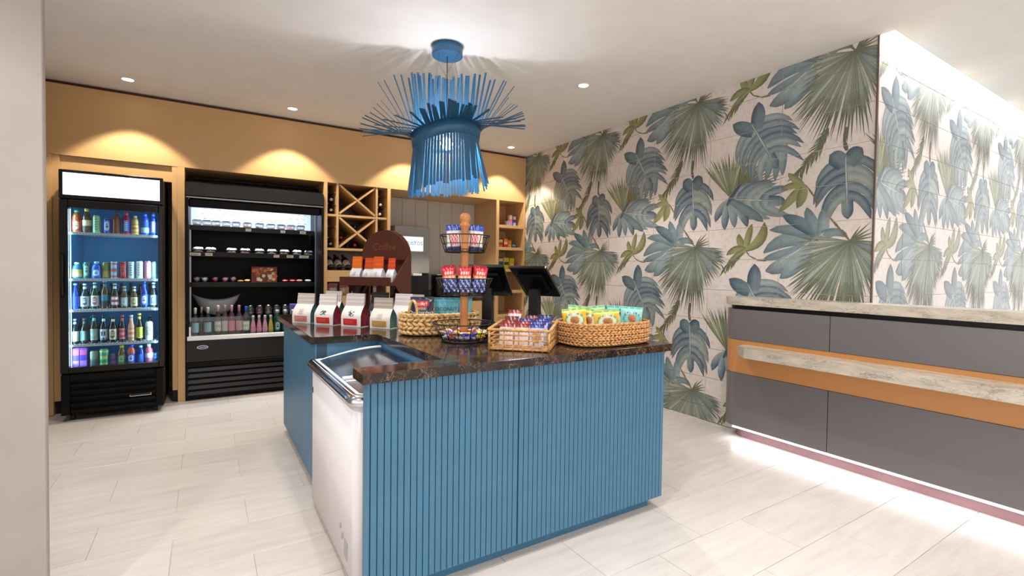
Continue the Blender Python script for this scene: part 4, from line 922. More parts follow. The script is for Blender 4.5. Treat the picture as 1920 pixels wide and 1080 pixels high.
# shallow boat-shaped bowl
bw = thing('plastic_bowl', 'wide frosted plastic bowl with raised ends behind the wine bottles in the cooler', 'bowl', (.100, 5.985, .766))
def bowl(u, v):
    a = 2*math.pi*u; s = v
    rx, ry = .215*s**.75, .125*s**.75; lift = .225*(.72+.28*abs(math.cos(a))**2.2)
    return (rx*math.cos(a), ry*math.sin(a), .002+lift*s**1.9)
MB().grid(bowl, 36, 10).build('bowl_shell', 'frosted_plastic', bw)
lm = MB(); lm.ball((0, 0, .026), .026, 14, 9, (130, 160, 30)); lo = lm.build('lime', 'print_gloss'); lo.location = (.145, 5.95, .835); tag(lo, 'green lime lying in the frosted plastic bowl', 'lime')
# ================================================================== island counter
IX0, IX1, IY0 = .475, 2.117, 1.748
TZ = .895
isl = thing('island_counter', 'blue grooved island counter with a dark veined stone top in the room centre', 'counter', (0, 0, 0))
top = [(IX0, IY0), (IX1, IY0), (IX1, 2.80), (1.52, 2.80), (1.52, 4.36), (.490, 4.36), (.490, 2.832), (.850, 2.815), (.850, 1.888), (IX0, 1.888)]
def slab(poly, z0, z1, b=.002):
    n = len(poly); cx_ = sum(p[0] for p in poly)/n
    m = MB(); ins = []
    for i in range(n):
        p0, p1, p2 = Vector(poly[i-1]), Vector(poly[i]), Vector(poly[(i+1) % n])
        a = (p1-p0).normalized(); c = (p2-p1).normalized(); na, nc = Vector((-a.y, a.x)), Vector((-c.y, c.x))
        d = (na+nc); d = d/(1+na.dot(nc)); ins.append(tuple(p1+d*b))
    vs = [(x, y, z0) for x, y in poly]+[(x, y, z1-b) for x, y in poly]+[(x, y, z1) for x, y in ins]
    fs = [tuple(range(n))[::-1], tuple(range(2*n, 3*n))]
    for r in (0, 1): fs += [(r*n+i, r*n+(i+1) % n, (r+1)*n+(i+1) % n, (r+1)*n+i) for i in range(n)]
    return m.add(vs, fs)
slab(top, TZ-.038, TZ).build('stone_top', 'dark_stone', isl)
PZ0, PZ1 = .068, TZ-.0385
PF = IY0+.024
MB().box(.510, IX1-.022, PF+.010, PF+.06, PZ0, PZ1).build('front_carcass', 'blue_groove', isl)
MB().box(IX1-.06, IX1-.011, PF+.061, 2.78, PZ0, PZ1).build('end_panel', 'blue_paint', isl)
MB().box(.545, IX1-.07, PF+.062, PF+.082, 0, PZ0-.001).build('toe_kick', 'blue_paint', isl)
MB().box(.86, .88, PF+.09, 2.84, PZ0, PZ1).build('freezer_bay_panel', 'blue_paint', isl)
MB().box(.89, IX1-.07, 2.76, 2.78, PZ0, PZ1).build('rear_panel', 'blue_paint', isl)
# boards of the two front panels, then of the left flank
pitch_ = .0258
bw_ = MB().box(0.0008, pitch_-.0022, 0, .010, PZ0, PZ1, b=.0012).mesh('board'); bw_.materials.append(MATS['blue_paint'])
x = .512; seam = 1.155
nb = 0
while x+pitch_ <= IX1-.010:
    if abs(x-seam) < pitch_*.5: x += .004
    inst(bw_, 'board', isl, (x, PF, 0)); x += pitch_; nb += 1
# left flank of the rear leg (faces -X)
LX = .512
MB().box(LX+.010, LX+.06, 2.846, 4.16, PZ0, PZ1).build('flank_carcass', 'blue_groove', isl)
MB().box(LX+.03, LX+.05, 2.86, 4.12, 0, PZ0-.001).build('toe_kick', 'black_satin', isl)
MB().box(LX+.061, .86, 2.846, 2.866, PZ0, PZ1).build('freezer_bay_panel', 'blue_paint', isl)
MB().box(LX+.061, 1.50, 4.14, 4.16, PZ0, PZ1).build('rear_panel', 'blue_paint', isl)
fb_ = MB().box(0, .010, .0008, pitch_*1.9-.0022, PZ0, PZ1, b=.0012).mesh('board'); fb_.materials.append(MATS['blue_paint'])
y = 2.848
while y+pitch_*1.9 <= 4.162:
    inst(fb_, 'board', isl, (LX, y, 0)); y += pitch_*1.9
# grooved end strip beside the freezer
for k in range(3): MB().box(.500, .510, PF+.002+.022*k, PF+.020+.022*k, PZ0, PZ1, b=.002).build('board', 'blue_paint', isl)

# ---- chest freezer
fz = thing('chest_freezer', 'white chest freezer with chrome rail and curved glass lids built into the island', 'freezer', (0, 0, 0))
FZX, FY0_, FY1_ = .486, 1.868, 2.812
def rrect(x0, x1, y0, y1, r, n=6):
    P = []
    for cx_, cy_, a0 in ((x1-r, y0+r, -90), (x1-r, y1-r, 0), (x0+r, y1-r, 90), (x0+r, y0+r, 180)):
        for i in range(n+1): a = R(a0+90*i/n); P.append((cx_+r*math.cos(a), cy_+r*math.sin(a)))
    return P
fy0 = 1.90
m = MB().prism(rrect(FZX, .855, fy0, FY1_, .045), .035, .735); m.sm = [len(f) == 4 for f in m.f]; m.build('cabinet_body', 'white_enamel', fz)
MB().prism(rrect(FZX+.02, .845, fy0+.02, FY1_-.02, .03), 0, .034).build('base', 'black_satin', fz)
def rail_ring(off, z0, z1, name, mat):
    o = rrect(FZX-off, .857, fy0-.004, FY1_-.002, .05); i = rrect(FZX+.03, .827, fy0+.03, FY1_-.03, .03); n = len(o)
    vs = [(x, y, z) for z in (z0, z1) for P in (o, i) for x, y in P]
    fs = []
    for k in range(n):
        j = (k+1) % n
        fs += [(k, j, 2*n+j, 2*n+k), (n+k, 3*n+k, 3*n+j, n+j), (2*n+k, 2*n+j, 3*n+j, 3*n+k), (k, n+k, n+j, j)]
    return MB().add(vs, fs).build(name, mat, fz)
rail_ring(.0, .7355, .7795, 'top_frame', 'white_plastic')
m = MB(); prof = [(-.001, .736), (-.016, .741), (-.020, .752), (-.017, .766), (-.004, .778), (.014, .7815)]
path = [(FZX, FY1_-.01, 0)]+[(FZX, FY1_-.05-.84*i/8, 0) for i in range(9)]
vs = []; ys = [FY1_-.006-(FY1_-fy0-.05)*i/8 for i in range(9)]
for y in ys: vs += [(FZX+a, y, b) for a, b in prof]
for k in range(1, 7):
    a = R(90*k/6); cx_, cy_ = FZX+.045, fy0+.044
    for p, q in prof: rr = .045-p; vs.append((cx_-rr*math.cos(a), cy_-rr*math.sin(a), q))
np_ = len(prof); nr = len(vs)//np_
m.add(vs, [(i*np_+k, (i+1)*np_+k, (i+1)*np_+k+1, i*np_+k+1) for i in range(nr-1) for k in range(np_-1)], None, True); m.build('chrome_rail', 'chrome', fz)
MB().box(FZX+.05, .81, fy0+.05, FY1_-.05, .64, .65).build('inner_floor', 'freezer_liner', fz)
def arc(u, h): return h*math.sin(math.pi*u)
LX0, LX1 = FZX+.032, .85
m = MB()
m.grid(lambda u, v: (LX0+(LX1-LX0)*u, 2.245+.505*v, .7815+arc(u*.5, .050)), 12, 2); m.build('glass_lid', 'lid_glass', fz)
m = MB()
for y0, y1 in ((2.745, 2.775),):
    for i in range(12):
        u0, u1 = i/12, (i+1)/12; x0, x1 = LX0+(LX1-LX0)*u0, LX0+(LX1-LX0)*u1
        z0, z1 = .780+arc(u0*.5, .055), .780+arc(u1*.5, .055)
        m.add([(x0, y0, .778), (x1, y0, .778), (x1, y1, .778), (x0, y1, .778), (x0, y0, z0), (x1, y0, z1), (x1, y1, z1), (x0, y1, z0)], [(0, 1, 5, 4), (2, 3, 7, 6), (4, 5, 6, 7), (1, 2, 6, 5), (3, 0, 4, 7)])
m.build('lid_frame', 'white_plastic', fz)
MB().box(LX0, LX1, 2.215, 2.244, .780, .790, b=.002).box(LX0, LX1, 2.165, 2.180, .7795, .785, b=.002).build('lid_frame', 'white_plastic', fz)
MB().box(LX0, LX1, fy0+.04, 2.164, .7775, .7795).build('glass_lid', 'lid_glass', fz)
MB().box(FZX-.0015, FZX, 2.745, 2.77, .61, .640, b=.0005).build('lock_badge', 'black_satin', fz)
q = MB().box(FZX-.002, FZX, 2.0, 2.052, .085, .155, b=.0005)
q.build('vent_plate', 'grey_panel', fz)
q = MB().lathe([(.014, 0), (.014, .002), (.001, .002)], 14); q.T = None
for y, z in ((2.082, .152), (2.118, .180)):
    n_ = MB(); n_.T = Matrix.Translation((FZX, y, z)) @ Matrix.Rotation(R(-90), 4, 'Y'); n_.lathe([(.011, 0), (.011, .003), (.001, .003)], 14); n_.build('thermostat_dial', 'grey_panel', fz)

# ================================================================== goods on the island
def block_bag(label, x, y, w, d, h, face, side, topc, rz, lab=None, art=0, group='coffee bags on the island', z=TZ+.0008, fold=.35, cat='coffee bag', nm='coffee_bag', lean=0):
    """flat-bottomed pouch: box below, pinched and folded band at the top"""
    t = thing(nm, label, cat, (x, y, z), rz, group)
    hb = h*(1-fold)
    def dep(v): return d/2*(1.0 if v < .5 else max(.06, 1-((v-.5)/.5)**1.5*.94))
    wv = lambda v: w/2*(1+.03*math.sin(math.pi*v)-.04*v)
    def face_(sg): return lambda u, v: ((u-.5)*2*wv(v), sg*(dep(v)+.010*math.sin(math.pi*u)*math.sin(math.pi*min(1, v*1.1))), v*hb)
    m = MB().grid(face_(-1), 8, 10).grid(face_(1), 8, 10).box(-w/2, w/2, -d/2, d/2, 0, .003)
    m.c = [lin(face)]*len(m.v); m.build('pouch', 'print_matte', t)
    for sg in (-1, 1):
        q = MB().grid(lambda u, v: (sg*(wv(v)-.0005-.022*math.sin(math.pi*u)*(.25+.75*v)), (u-.5)*2*dep(v), v*hb), 6, 10, lambda u, v: lin(jit(side, 16))); q.build('gusset', 'print_matte', t)
    tilt = R(random.uniform(4, 9))
    q = MB(); q.T = Matrix.Translation((0, 0, hb)) @ Matrix.Rotation(-tilt-lean, 4, 'X')
    q.grid(lambda u, v: ((u-.5)*2*wv(1)*(1-.03*v), -.0045+.0012*math.sin(v*18), v*(h-hb)), 4, 12).grid(lambda u, v: ((u-.5)*2*wv(1)*(1-.03*v), .0045, v*(h-hb)), 2, 2)
    q.box(-wv(1)*.97, wv(1)*.97, -.0046, .0046, (h-hb)*.98, h-hb); q.c = [lin(topc)]*len(q.v); q.build('top_fold', 'print_matte', t)
    ins = lambda u, v, o: ((u-.5)*2*wv(v), -(dep(v)+.010*math.sin(math.pi*u)*math.sin(math.pi*min(1, v*1.1)))-o, v*hb)
    if lab:
        MB().grid(lambda u, v: ins(.13+.70*u, .10+.30*v, .0012), 6, 4, col=lab).build('label_panel', 'print_matte', t)
        q = MB()
        for k in range(3): q.grid(lambda u, v: ins(.2+.45*u, .18+.06*k+.025*v, .002), 4, 1, col=mixc(lab, (255, 240, 230), .35))
        q.build('label_print', 'print_matte', t)
    if art:
        q = MB()
        for k in range(26 if art == 1 else 5):
            a, r_ = random.uniform(0, 6.28), random.uniform(0, 1); u0 = .47+.17*r_*math.cos(a); v0 = .62+.14*r_*math.sin(a)
            if art == 1: q.grid(lambda u, v: ins(u0+random.uniform(.02, .06)*u+.02*v, v0+.035*v, .0022), 1, 1, col=(36, 40, 44))
            else: q.grid(lambda u, v: ins(.38+.25*u, .50+.055*k+.02*v, .0022), 3, 1, col=mixc(face, (150, 140, 136), .5))
        q.build('logo', 'print_matte', t)
    return t
WB, GB = (232, 226, 222), (200, 190, 184)
RZ = R(-50)
block_bag('white coffee bag with grey fold, pink label and teal side, nearest the island\'s rear end', .590, 3.62, .150, .09, .205, WB, (52, 110, 120), (196, 186, 180), RZ, (206, 120, 116), 2)
block_bag('white coffee bag with black art, red label and red side, second in front row', .700, 3.44, .148, .09, .205, WB, (120, 18, 30), (220, 214, 210), RZ, (206, 42, 26), 1)
block_bag('white coffee bag with black art, red label and red side, third in front row', .832, 3.255, .148, .09, .212, WB, (110, 16, 28), (206, 198, 194), RZ, (206, 30, 22), 1)
block_bag('white coffee bag with tan fold, mustard label and grey green side, nearest the chest freezer', .968, 3.085, .146, .085, .195, (224, 218, 208), (70, 104, 96), (186, 174, 162), RZ, (188, 142, 62), 2, lean=-.06)
block_bag('plain white coffee bag behind the pink and red labelled bags', .790, 3.70, .150, .08, .215, WB, (60, 70, 80), GB, RZ)
block_bag('white coffee bag with red and black print behind the two red labelled bags', .905, 3.505, .148, .08, .205, WB, (90, 30, 36), (206, 200, 200), RZ)
block_bag('black coffee bag with white script behind the third bag', 1.000, 3.275, .140, .07, .222, (24, 20, 22), (60, 14, 20), (16, 15, 17), RZ, None)
text('Roast', .034, 'lettering', 'white_plastic', [o for o in bpy.data.objects if o.get('label', '').startswith('black coffee bag')][0], faceY(.0, -.054, .085))
block_bag('white coffee bag with deep green side behind the mustard labelled bag', 1.130, 3.165, .140, .075, .215, WB, (58, 90, 84), (222, 218, 216), RZ)
block_bag('pale grey coffee bag behind the navy bag in the seagrass basket', 1.24, 3.24, .14, .08, .205, (206, 202, 198), (90, 100, 96), (196, 192, 188), RZ)

# ---- dark wood display stand
ds = thing('display_stand', 'dark wooden arched display stand holding orange topped coffee bags on the island', 'display stand', (1.165, 3.86, TZ+.0005), R(-50))
aw, ah = .215, .70
def arch(w, h, n=16): return [(w, 0)]+[(w*math.cos(math.pi*i/n), h-w+w*math.sin(math.pi*i/n)) for i in range(n+1)]+[(-w, 0)]
MB().prism([p for p in arch(aw, ah) if p[1] > .47]+[(-aw, .42), (aw, .42)], .12, .145, axis='y').build('back_board', 'walnut', ds)
for sx in (-1, 1): MB().box(min(sx*aw, sx*(aw-.05)), max(sx*aw, sx*(aw-.05)), .12, .145, 0, .4195).build('stile', 'walnut', ds)
MB().box(-aw+.051, aw-.051, .122, .14, .27, .4195).build('back_panel', 'walnut', ds)
hp = arch(aw-.004, ah-.004)[1:-1]
MB().prism([p for p in hp if p[1] > .485]+[(-(aw-.004), .455), (aw-.004, .455)], .085, .119, axis='y').build('header_board', 'walnut', ds)
ld = bpy.data.objects['header_board']; text('Coffee', .082, 'carved_lettering', 'walnut_light', ld, faceY(0, .0845, .56))
for sx in (-1, 1): MB().prism([(-.17, .255), (-.155, .255), (.118, .50), (.118, .12), (.05, .12), (-.10, .255)][::1], sx*aw-.010 if sx > 0 else -aw-.002, sx*aw+.002 if sx > 0 else -aw+.010, axis='x').build('side_board', 'walnut', ds)
MB().box(-.195, .195, -.16, .084, .262, .276).build('tray_floor', 'walnut', ds)
lip = MB().box(-.225, .225, -.186, -.171, .252, .318, b=.002).build('tray_lip', 'walnut', ds)
for sx in (-.15, .15):
    q = MB(); q.tube([(sx, .06, .26), (sx*1.15, -.14, .012)], .017, 8); q.build('leg', 'walnut', ds)
MB().box(-.03, .03, .02, .06, 0, .261, b=.003).build('post', 'walnut', ds)
Rm = Matrix.Rotation(R(-50), 3, 'Z')
for i, (u, y, w, h, c) in enumerate(((-.135, -.085, .092, .20, (226, 110, 20)), (-.040, -.062, .086, .19, (206, 74, 24)), (.055, -.080, .090, .20, (216, 88, 26)), (.150, -.045, .064, .19, (204, 70, 26)))):
    v = Rm @ Vector((u, y, 0))
    block_bag('orange topped white coffee bag, %s from left on the arched wooden stand' % ORD[i], 1.165+v.x, 3.86+v.y, w, .065, h, (222, 220, 222), (206, 206, 210), c, R(-50), None, 2, 'coffee bags on the arched stand', TZ+.2775, .46)

# ---- baskets
def strand_ring(mb, P, z, r, seg, twist=1.0, ov=1.35):
    """one braided row along closed outline P at height z: short slanting strands"""
    n = len(P); L = [0]
    for i in range(n): a, b = P[i], P[(i+1) % n]; L.append(L[-1]+math.hypot(b[0]-a[0], b[1]-a[1]))
    T = L[-1]
    def at(s):
        s %= T
        for i in range(n):
            if L[i] <= s <= L[i+1]:
                t = (s-L[i])/(L[i+1]-L[i] or 1); a, b = P[i], P[(i+1) % n]; d = Vector((b[0]-a[0], b[1]-a[1])).normalized()
                return Vector((a[0]+(b[0]-a[0])*t, a[1]+(b[1]-a[1])*t, 0)), Vector((d.y, -d.x, 0))
        return Vector((P[0][0], P[0][1], 0)), Vector((0, 0, 0))
    k = int(T/seg)
    for i in range(k):
        s0 = T*i/k+random.uniform(-.1, .1)*seg
        pts = []
        for j in range(4):
            t = j/3; p, nn = at(s0+t*seg*ov); pts.append(p+nn*(r*.55*math.sin(math.pi*t))+Vector((0, 0, z+twist*r*.85*(t-.5)*2)))
        mb.tube(pts, r*.78, 5, taper=[.35, 1, 1, .35])
def superell(a, b, p, n=64): 
    o = []
    for i in range(n):
        t = 2*math.pi*i/n; c, s = math.cos(t), math.sin(t); o.append((a*math.copysign(abs(c)**(2/p), c), b*math.copysign(abs(s)**(2/p), s)))
    return o
def basket(name, label, x, y, a, b, p, h, rows, mat, rz=0, seg=.028, flare=1.0, z=TZ+.001):
    t = thing(name, label, 'basket', (x, y, z), rz); r = h/rows/2
    m = MB()
    for k in range(rows):
        s = 1+(flare-1)*(k/(rows-1)); strand_ring(m, [(px*s, py*s) for px, py in superell(a, b, p)], r+.007+k*2*r, r*1.15, seg, 1 if k % 2 else -1)
    tag(m.build('weave', mat, t), kind='stuff')
    P = superell(a-.006, b-.006, p, 40); n = len(P)
    MB().add([(px, py, .003) for px, py in P]+[(px*flare, py*flare, h-.004) for px, py in P]+[(px*.97, py*.97, .006) for px, py in P]+[(px*.97*flare, py*.97*flare, h-.004) for px, py in P],
             [(i, (i+1) % n, n+(i+1) % n, n+i) for i in range(n)]+[(2*n+i, 3*n+i, 3*n+(i+1) % n, 2*n+(i+1) % n) for i in range(n)]+[tuple(range(n))[::-1], tuple(range(2*n, 3*n))]).build('lining', mat, t)
    m = MB(); strand_ring(m, [(px*flare, py*flare) for px, py in superell(a, b, p)], h, r*1.1, seg, .5); tag(m.build('rim', mat, t), kind='stuff')
    return t
ba = basket('woven_basket', 'large brown woven oval basket of yellow and teal snack bags at the island\'s right end', 1.822, 1.968, .258, .165, 3, .112, 9, 'weave_brown', seg=.024)
q = MB(); q.tube([(.255, .03, .105), (.285, .04, .09), (.29, .05, .05), (.272, .06, .03)], .004, 6); q.build('handle_loop', 'black_wire', ba)
bc = basket('seagrass_basket', 'pale seagrass basket with loop handles holding navy and teal coffee bags', 1.195, 2.712, .232, .13, 2.6, .118, 5, 'seagrass', seg=.034)
for px, py in ((-.10, .118), (.205, .045), (-.19, -.055)):
    q = MB(); d = Vector((.05, -.012, 0)) if py > .1 else Vector((.018, -.035, 0)); q.tube([Vector((px, py, .115))+d*math.cos(math.pi*i/10)*.8+Vector((0, 0, .085*math.sin(math.pi*i/10))) for i in range(11)], .008, 7); q.build('loop_handle', 'seagrass', bc)
# open rattan tray
rt = thing('rattan_tray', 'open rattan tray of small candy bags at the front of the island', 'basket', (1.346, 2.022, TZ+.001), R(-43.5))
tw, td, fh, bh = .142, .144, .098, .112
def rail(pts, r=.0045, name='cane', j=True):
    return MB().tube(pts, r, 6).build(name, 'rattan', rt)
for z in (.006, .026, .050, .074):
    rail([(-tw, -td, z), (tw, -td, z)]); rail([(-tw, td, z), (tw, td, z)]); rail([(-tw, -td, z), (-tw, td, z)]); rail([(tw, -td, z), (tw, td, z)])
for p, q_ in (((-tw-.004, -td-.004, fh), (tw+.004, -td-.004, fh)), ((-tw-.004, td, bh), (tw+.004, td, bh)), ((-tw-.004, -td, fh), (-tw-.004, td, bh)), ((tw+.004, -td, fh), (tw+.004, td, bh))): rail([p, q_], .0075, 'rim_cane')
for sx in (-1, 1):
    for sy in (-1, 1): rail([(sx*tw, sy*td, 0), (sx*tw, sy*td, fh)], .0065, 'corner_post')
for k in range(6): rail([(-tw+2*tw*k/6+.02, -td-.002, .0), (-tw+2*tw*k/6+.02, -td-.002, .03)], .0035); rail([(tw+.002, -td+2*td*k/6+.02, .0), (tw+.002, -td+2*td*k/6+.02, .03)], .0035)
for k in range(1, 4): rail([(-tw+2*tw*k/4, -td-.001, .026), (-tw+2*tw*k/4, -td-.001, fh)], .003); rail([(tw+.001, -td+2*td*k/4, .026), (tw+.001, -td+2*td*k/4, fh)], .003)
MB().box(-tw+.004, tw-.004, -td+.004, td-.004, .002, .006).build('base', 'rattan', rt)

# ---- soft bags
def pillow(name, label, x, y, z, w, h, th, cf, rz, lean, group, cat='snack bag', nu=18, nv=20, roll_=0.0):
    t = thing(name, label, cat, (x, y, z), 0, group)
    T = Matrix.Rotation(rz, 4, 'Z') @ Matrix.Rotation(lean, 4, 'X') @ Matrix.Rotation(roll_, 4, 'Y')
    def f(sg):
        def g(u, v):
            b = (math.sin(math.pi*u)**.55)*(math.sin(math.pi*min(max((v-.05)/.9, 0), 1))**.6)
            wob = .004*math.sin(u*23+v*9)*math.sin(math.pi*u)
            return ((u-.5)*w*(1-.07*math.sin(math.pi*v)), sg*(th/2*b+.0008)+wob*.5, v*h)
        return g
    m = MB(); m.T = T; m.grid(f(-1), nu, nv, lambda u, v: lin(cf(u, v))).grid(f(1), 8, 8, lambda u, v: lin(cf(.02, v))); m.build('bag', 'print_foil', t)
    m = MB(); m.T = T
    for k in range(5): m.box(-w*.49, w*.49, -.0022, .0022, h*(.955+.008*k), h*(.958+.008*k), tuple(cf(.02, .97)))
    m.build('crimped_seal', 'print_foil', t)
    return t, T
def chips(base, ring, inner, food, crest):
    def cf(u, v):
        if v > .86: return crest if int(v*60) % 2 else mixc(crest, (255, 255, 255), .25)
        q = math.hypot((u-.5)/.42, (v-.60)/.25)
        if q < .5: return food if (u*37+v*23) % 1 > .3 else mixc(food, (90, 50, 20), .4)
        if q < .82: return inner
        if q < 1: return ring
        return base
    return cf
YEL = chips((234, 178, 20), (70, 140, 90), (206, 224, 190), (176, 112, 40), (176, 214, 90)); TEAL = chips((150, 206, 196), (26, 140, 140), (110, 196, 196), (190, 110, 60), (120, 216, 200))
GRNB = chips((206, 196, 120), (90, 160, 110), (196, 220, 200), (190, 150, 80), (150, 214, 160)); AQ = chips((96, 100, 108), (70, 180, 180), (150, 214, 214), (214, 170, 160), (110, 190, 190))
cg = 'snack bags in the large oval basket'
for i, (x, y, w, h, cf, rz, ln, lb) in enumerate((
    (1.660, 1.990, .130, .165, YEL, R(-38), R(-9), 'yellow snack bag with green crest, leftmost in the brown oval basket'),
    (1.732, 2.000, .105, .160, YEL, R(-62), R(-7), 'yellow snack bag turned sideways, second from left in the brown oval basket'),
    (1.812, 1.912, .145, .155, YEL, R(-26), R(-7), 'yellow snack bag with white and green roundel in the middle of the brown oval basket'),
    (1.914, 1.965, .110, .155, AQ, R(-30), R(-6), 'grey bag with aqua panel beside the rightmost teal bag in the oval basket'),
    (1.975, 1.915, .125, .168, TEAL, R(-30), R(-6), 'teal snack bag with round food picture, rightmost in the brown oval basket'),
    (1.715, 2.062, .130, .172, GRNB, R(-20), R(-2), 'pale green snack bag at the back left of the brown oval basket'),
    (1.845, 2.045, .130, .168, GRNB, R(-20), R(-2), 'pale green snack bag at the back middle of the brown oval basket'),
    (1.975, 2.030, .120, .166, TEAL, R(-20), R(-2), 'teal snack bag at the back right of the brown oval basket'))):
    t, T = pillow('snack_bag', lb, x, y, TZ+.022, w, h, .034, cf, rz, ln, cg, roll_=R((-7, 9, -4, -3, 4, 6, -5, 3)[i]))
    if i in (0, 2, 4): text('DIRTY', .026, 'lettering', 'white_plastic', t, T @ faceY(0, -.0185, h*.79))
# coffee bags in the seagrass basket
def plainbag(c, top=None, spots=None):
    def cf(u, v):
        if spots:
            for (u0, v0, ru, rv, cc) in spots:
                if ((u-u0)/ru)**2+((v-v0)/rv)**2 < 1: return cc
        return (top or c) if v > .8 else c
    return cf
sg = 'bags in the seagrass basket'
t, T = pillow('coffee_bag', 'navy coffee bag with red and white badge in the seagrass basket', 1.092, 2.74, TZ+.012, .142, .205, .06, plainbag((36, 36, 62), (40, 40, 66), [(.5, .78, .30, .11, (190, 50, 40)), (.5, .84, .14, .03, (230, 190, 170)), (.5, .64, .22, .02, (150, 160, 150))]), R(-28), R(-4), sg, 'coffee bag')
text('Quarterdeck', .028, 'lettering', 'white_plastic', t, T @ faceY(0, -.034, .112)); text('ROAST', .022, 'lettering', 'white_plastic', t, T @ faceY(0, -.0325, .160))
t, T = pillow('coffee_bag', 'teal coffee bag lettered coconut in the seagrass basket', 1.238, 2.715, TZ+.012, .155, .200, .055, plainbag((86, 160, 176), (70, 140, 158)), R(-28), R(-6), sg, 'coffee bag')
text('COCONUT', .030, 'lettering', 'black_satin', t, T @ faceY(-.01, -.030, .128))
t, T = pillow('coffee_bag', 'plain teal coffee bag beside the coconut bag in the seagrass basket', 1.345, 2.695, TZ+.012, .105, .195, .05, plainbag((92, 168, 184), (84, 156, 172)), R(-28), R(-4), sg, 'coffee bag')
# candy bags in the rattan tray
rg = 'candy bags in the rattan tray'
Rt = Matrix.Rotation(R(-43.5), 3, 'Z')
def cbag(c, c2, c3, brown=None):
    def cf(u, v):
        if v > .80: return c2
        if brown and math.hypot((u-.5)/.36, (v-.42)/.26) < 1: return brown if (u*31+v*17) % 1 > .4 else mixc(brown, (240, 220, 200), .4)
        if .60 < v < .70: return c3 if int(u*9) % 2 else c
        return c
    return cf
RW = cbag((224, 210, 206), (140, 34, 30), (150, 40, 44)); BW_ = cbag((206, 206, 232), (36, 44, 140), (50, 60, 170), (170, 120, 80)); RD = cbag((120, 30, 30), (110, 26, 26), (226, 214, 206)); 
for i, (u, v, z, cf, lb) in enumerate((
    (-.075, -.085, .010, RW, 'white and red candy bag, front left of the rattan tray'), (.0, -.085, .010, RW, 'white and red candy bag, front middle of the rattan tray'), (.075, -.085, .010, BW_, 'blue and white cookie bag, front right of the rattan tray'),
    (-.075, -.03, .020, RW, 'white and red candy bag in the second row at the left of the rattan tray'), (.0, -.03, .018, RW, 'white and red candy bag in the second row of the rattan tray'), (.078, -.03, .020, BW_, 'blue and white cookie bag in the second row of the rattan tray'),
    (-.075, .03, .034, RD, 'dark red candy bag, third row left of the rattan tray'), (.0, .03, .024, BW_, 'blue and white cookie bag, third row middle of the rattan tray'), (.078, .03, .026, BW_, 'blue and white cookie bag, third row right of the rattan tray'),
    (-.07, .095, .062, RW, 'white candy bag with brown seal standing tallest at the back left of the rattan tray'), (.02, .095, .036, RD, 'dark red candy bag at the back middle of the rattan tray'), (.09, .095, .040, cbag((40, 48, 130), (30, 36, 110), (150, 150, 190)), 'navy candy bag at the back right of the rattan tray'))):
    w = Rt @ Vector((u, v, 0)); pillow('candy_bag', lb, 1.346+w.x, 2.022+w.y, TZ+z, .072, .115, .022, cf, R(-43.5+random.uniform(-4, 4)), R(-14), rg, 'candy bag', 12, 14)

# ---- three tier wire stand
SX, SY = 1.174, 2.346
st = thing('tiered_stand', 'three tier wire basket stand on a turned wooden pole in the island\'s middle', 'display stand', (SX, SY, TZ+.0005))
MB().lathe([(.019, .02), (.021, .06), (.021, .20), (.024, .22), (.021, .24), (.021, .44), (.024, .46), (.021, .48), (.019, .56), (.021, .60), (.030, .614), (.030, .622), (.022, .628), (.027, .640), (.031, .655), (.027, .672), (.012, .682), (.001, .684)], 18).build('pole', 'turned_wood', st)
def wire_basket(z0, r0, z1, r1, n, base=True):
    ring = lambda r, z, k=32: [(r*math.cos(2*math.pi*i/k), r*math.sin(2*math.pi*i/k), z) for i in range(k)]
    p = MB()
    for r, z, w in ((r1, z1, .0034), (r0, z0, .0034), (r0*.98, z0+.014, .002), ((r0+r1)/2, (z0+z1)/2, .002)): p.tube(ring(r, z), w, 6, closed=True)
    for i in range(n):
        a = 2*math.pi*i/n; p.tube([(r0*math.cos(a), r0*math.sin(a), z0), (r1*math.cos(a), r1*math.sin(a), z1)], .0022, 5)
        a2 = a+math.pi/n; p.tube([(r0*math.cos(a), r0*math.sin(a), z0), (r0*math.cos(a2), r0*math.sin(a2), z0+.014), (r0*math.cos(a+2*math.pi/n), r0*math.sin(a+2*math.pi/n), z0)], .0017, 5)
    for i in range(8):
        a = math.pi*i/8; p.tube([(r0*math.cos(a), r0*math.sin(a), z0), (-r0*math.cos(a), -r0*math.sin(a), z0)], .0022, 5)
    for r in (r0*.35, r0*.68): p.tube(ring(r, z0, 24), .0018, 5, closed=True)
    b = p.build('wire_basket', 'black_wire', st)
    return b
wire_basket(.008, .118, .098, .168, 14); wire_basket(.246, .108, .334, .150, 14); wire_basket(.474, .104, .562, .132, 14)
MB().lathe([(.001, 0), (.118, 0), (.122, .006), (.10, .010), (.001, .010)], 28).build('base_plate', 'black_wire', st)
tg, mg, bgp = 'snack bags in the top wire basket', 'snack bags in the middle wire basket', 'candies in the bottom wire basket'
def topcf(u, v):
    if v > .74: return (44, 70, 170)
    if .24 < u < .70 and .22 < v < .66: return (206, 60, 76) if (int(u*16)+int(v*13)) % 3 else (236, 224, 224)
    if v < .16: return (50, 56, 120)
    return (226, 222, 222) if (u+v*.7) % .4 > .05 else (214, 190, 120)
LAT, TOW = Vector((.894, -.447, 0)), Vector((-.447, -.894, 0))
for nm_, la, to, ro in (('left of the pole', -.050, -.040, -4), ('right of the pole', .050, -.040, 4), ('behind the pole', .0, -.076, 0)):
    p = LAT*la+TOW*to; pillow('snack_bag', 'white and blue snack bag, %s in the top wire basket' % nm_, SX+p.x, SY+p.y, TZ+.488, .090, .138, .028, topcf, R(-26.6), R(-3), tg, 'snack bag', 16, 18, R(ro))
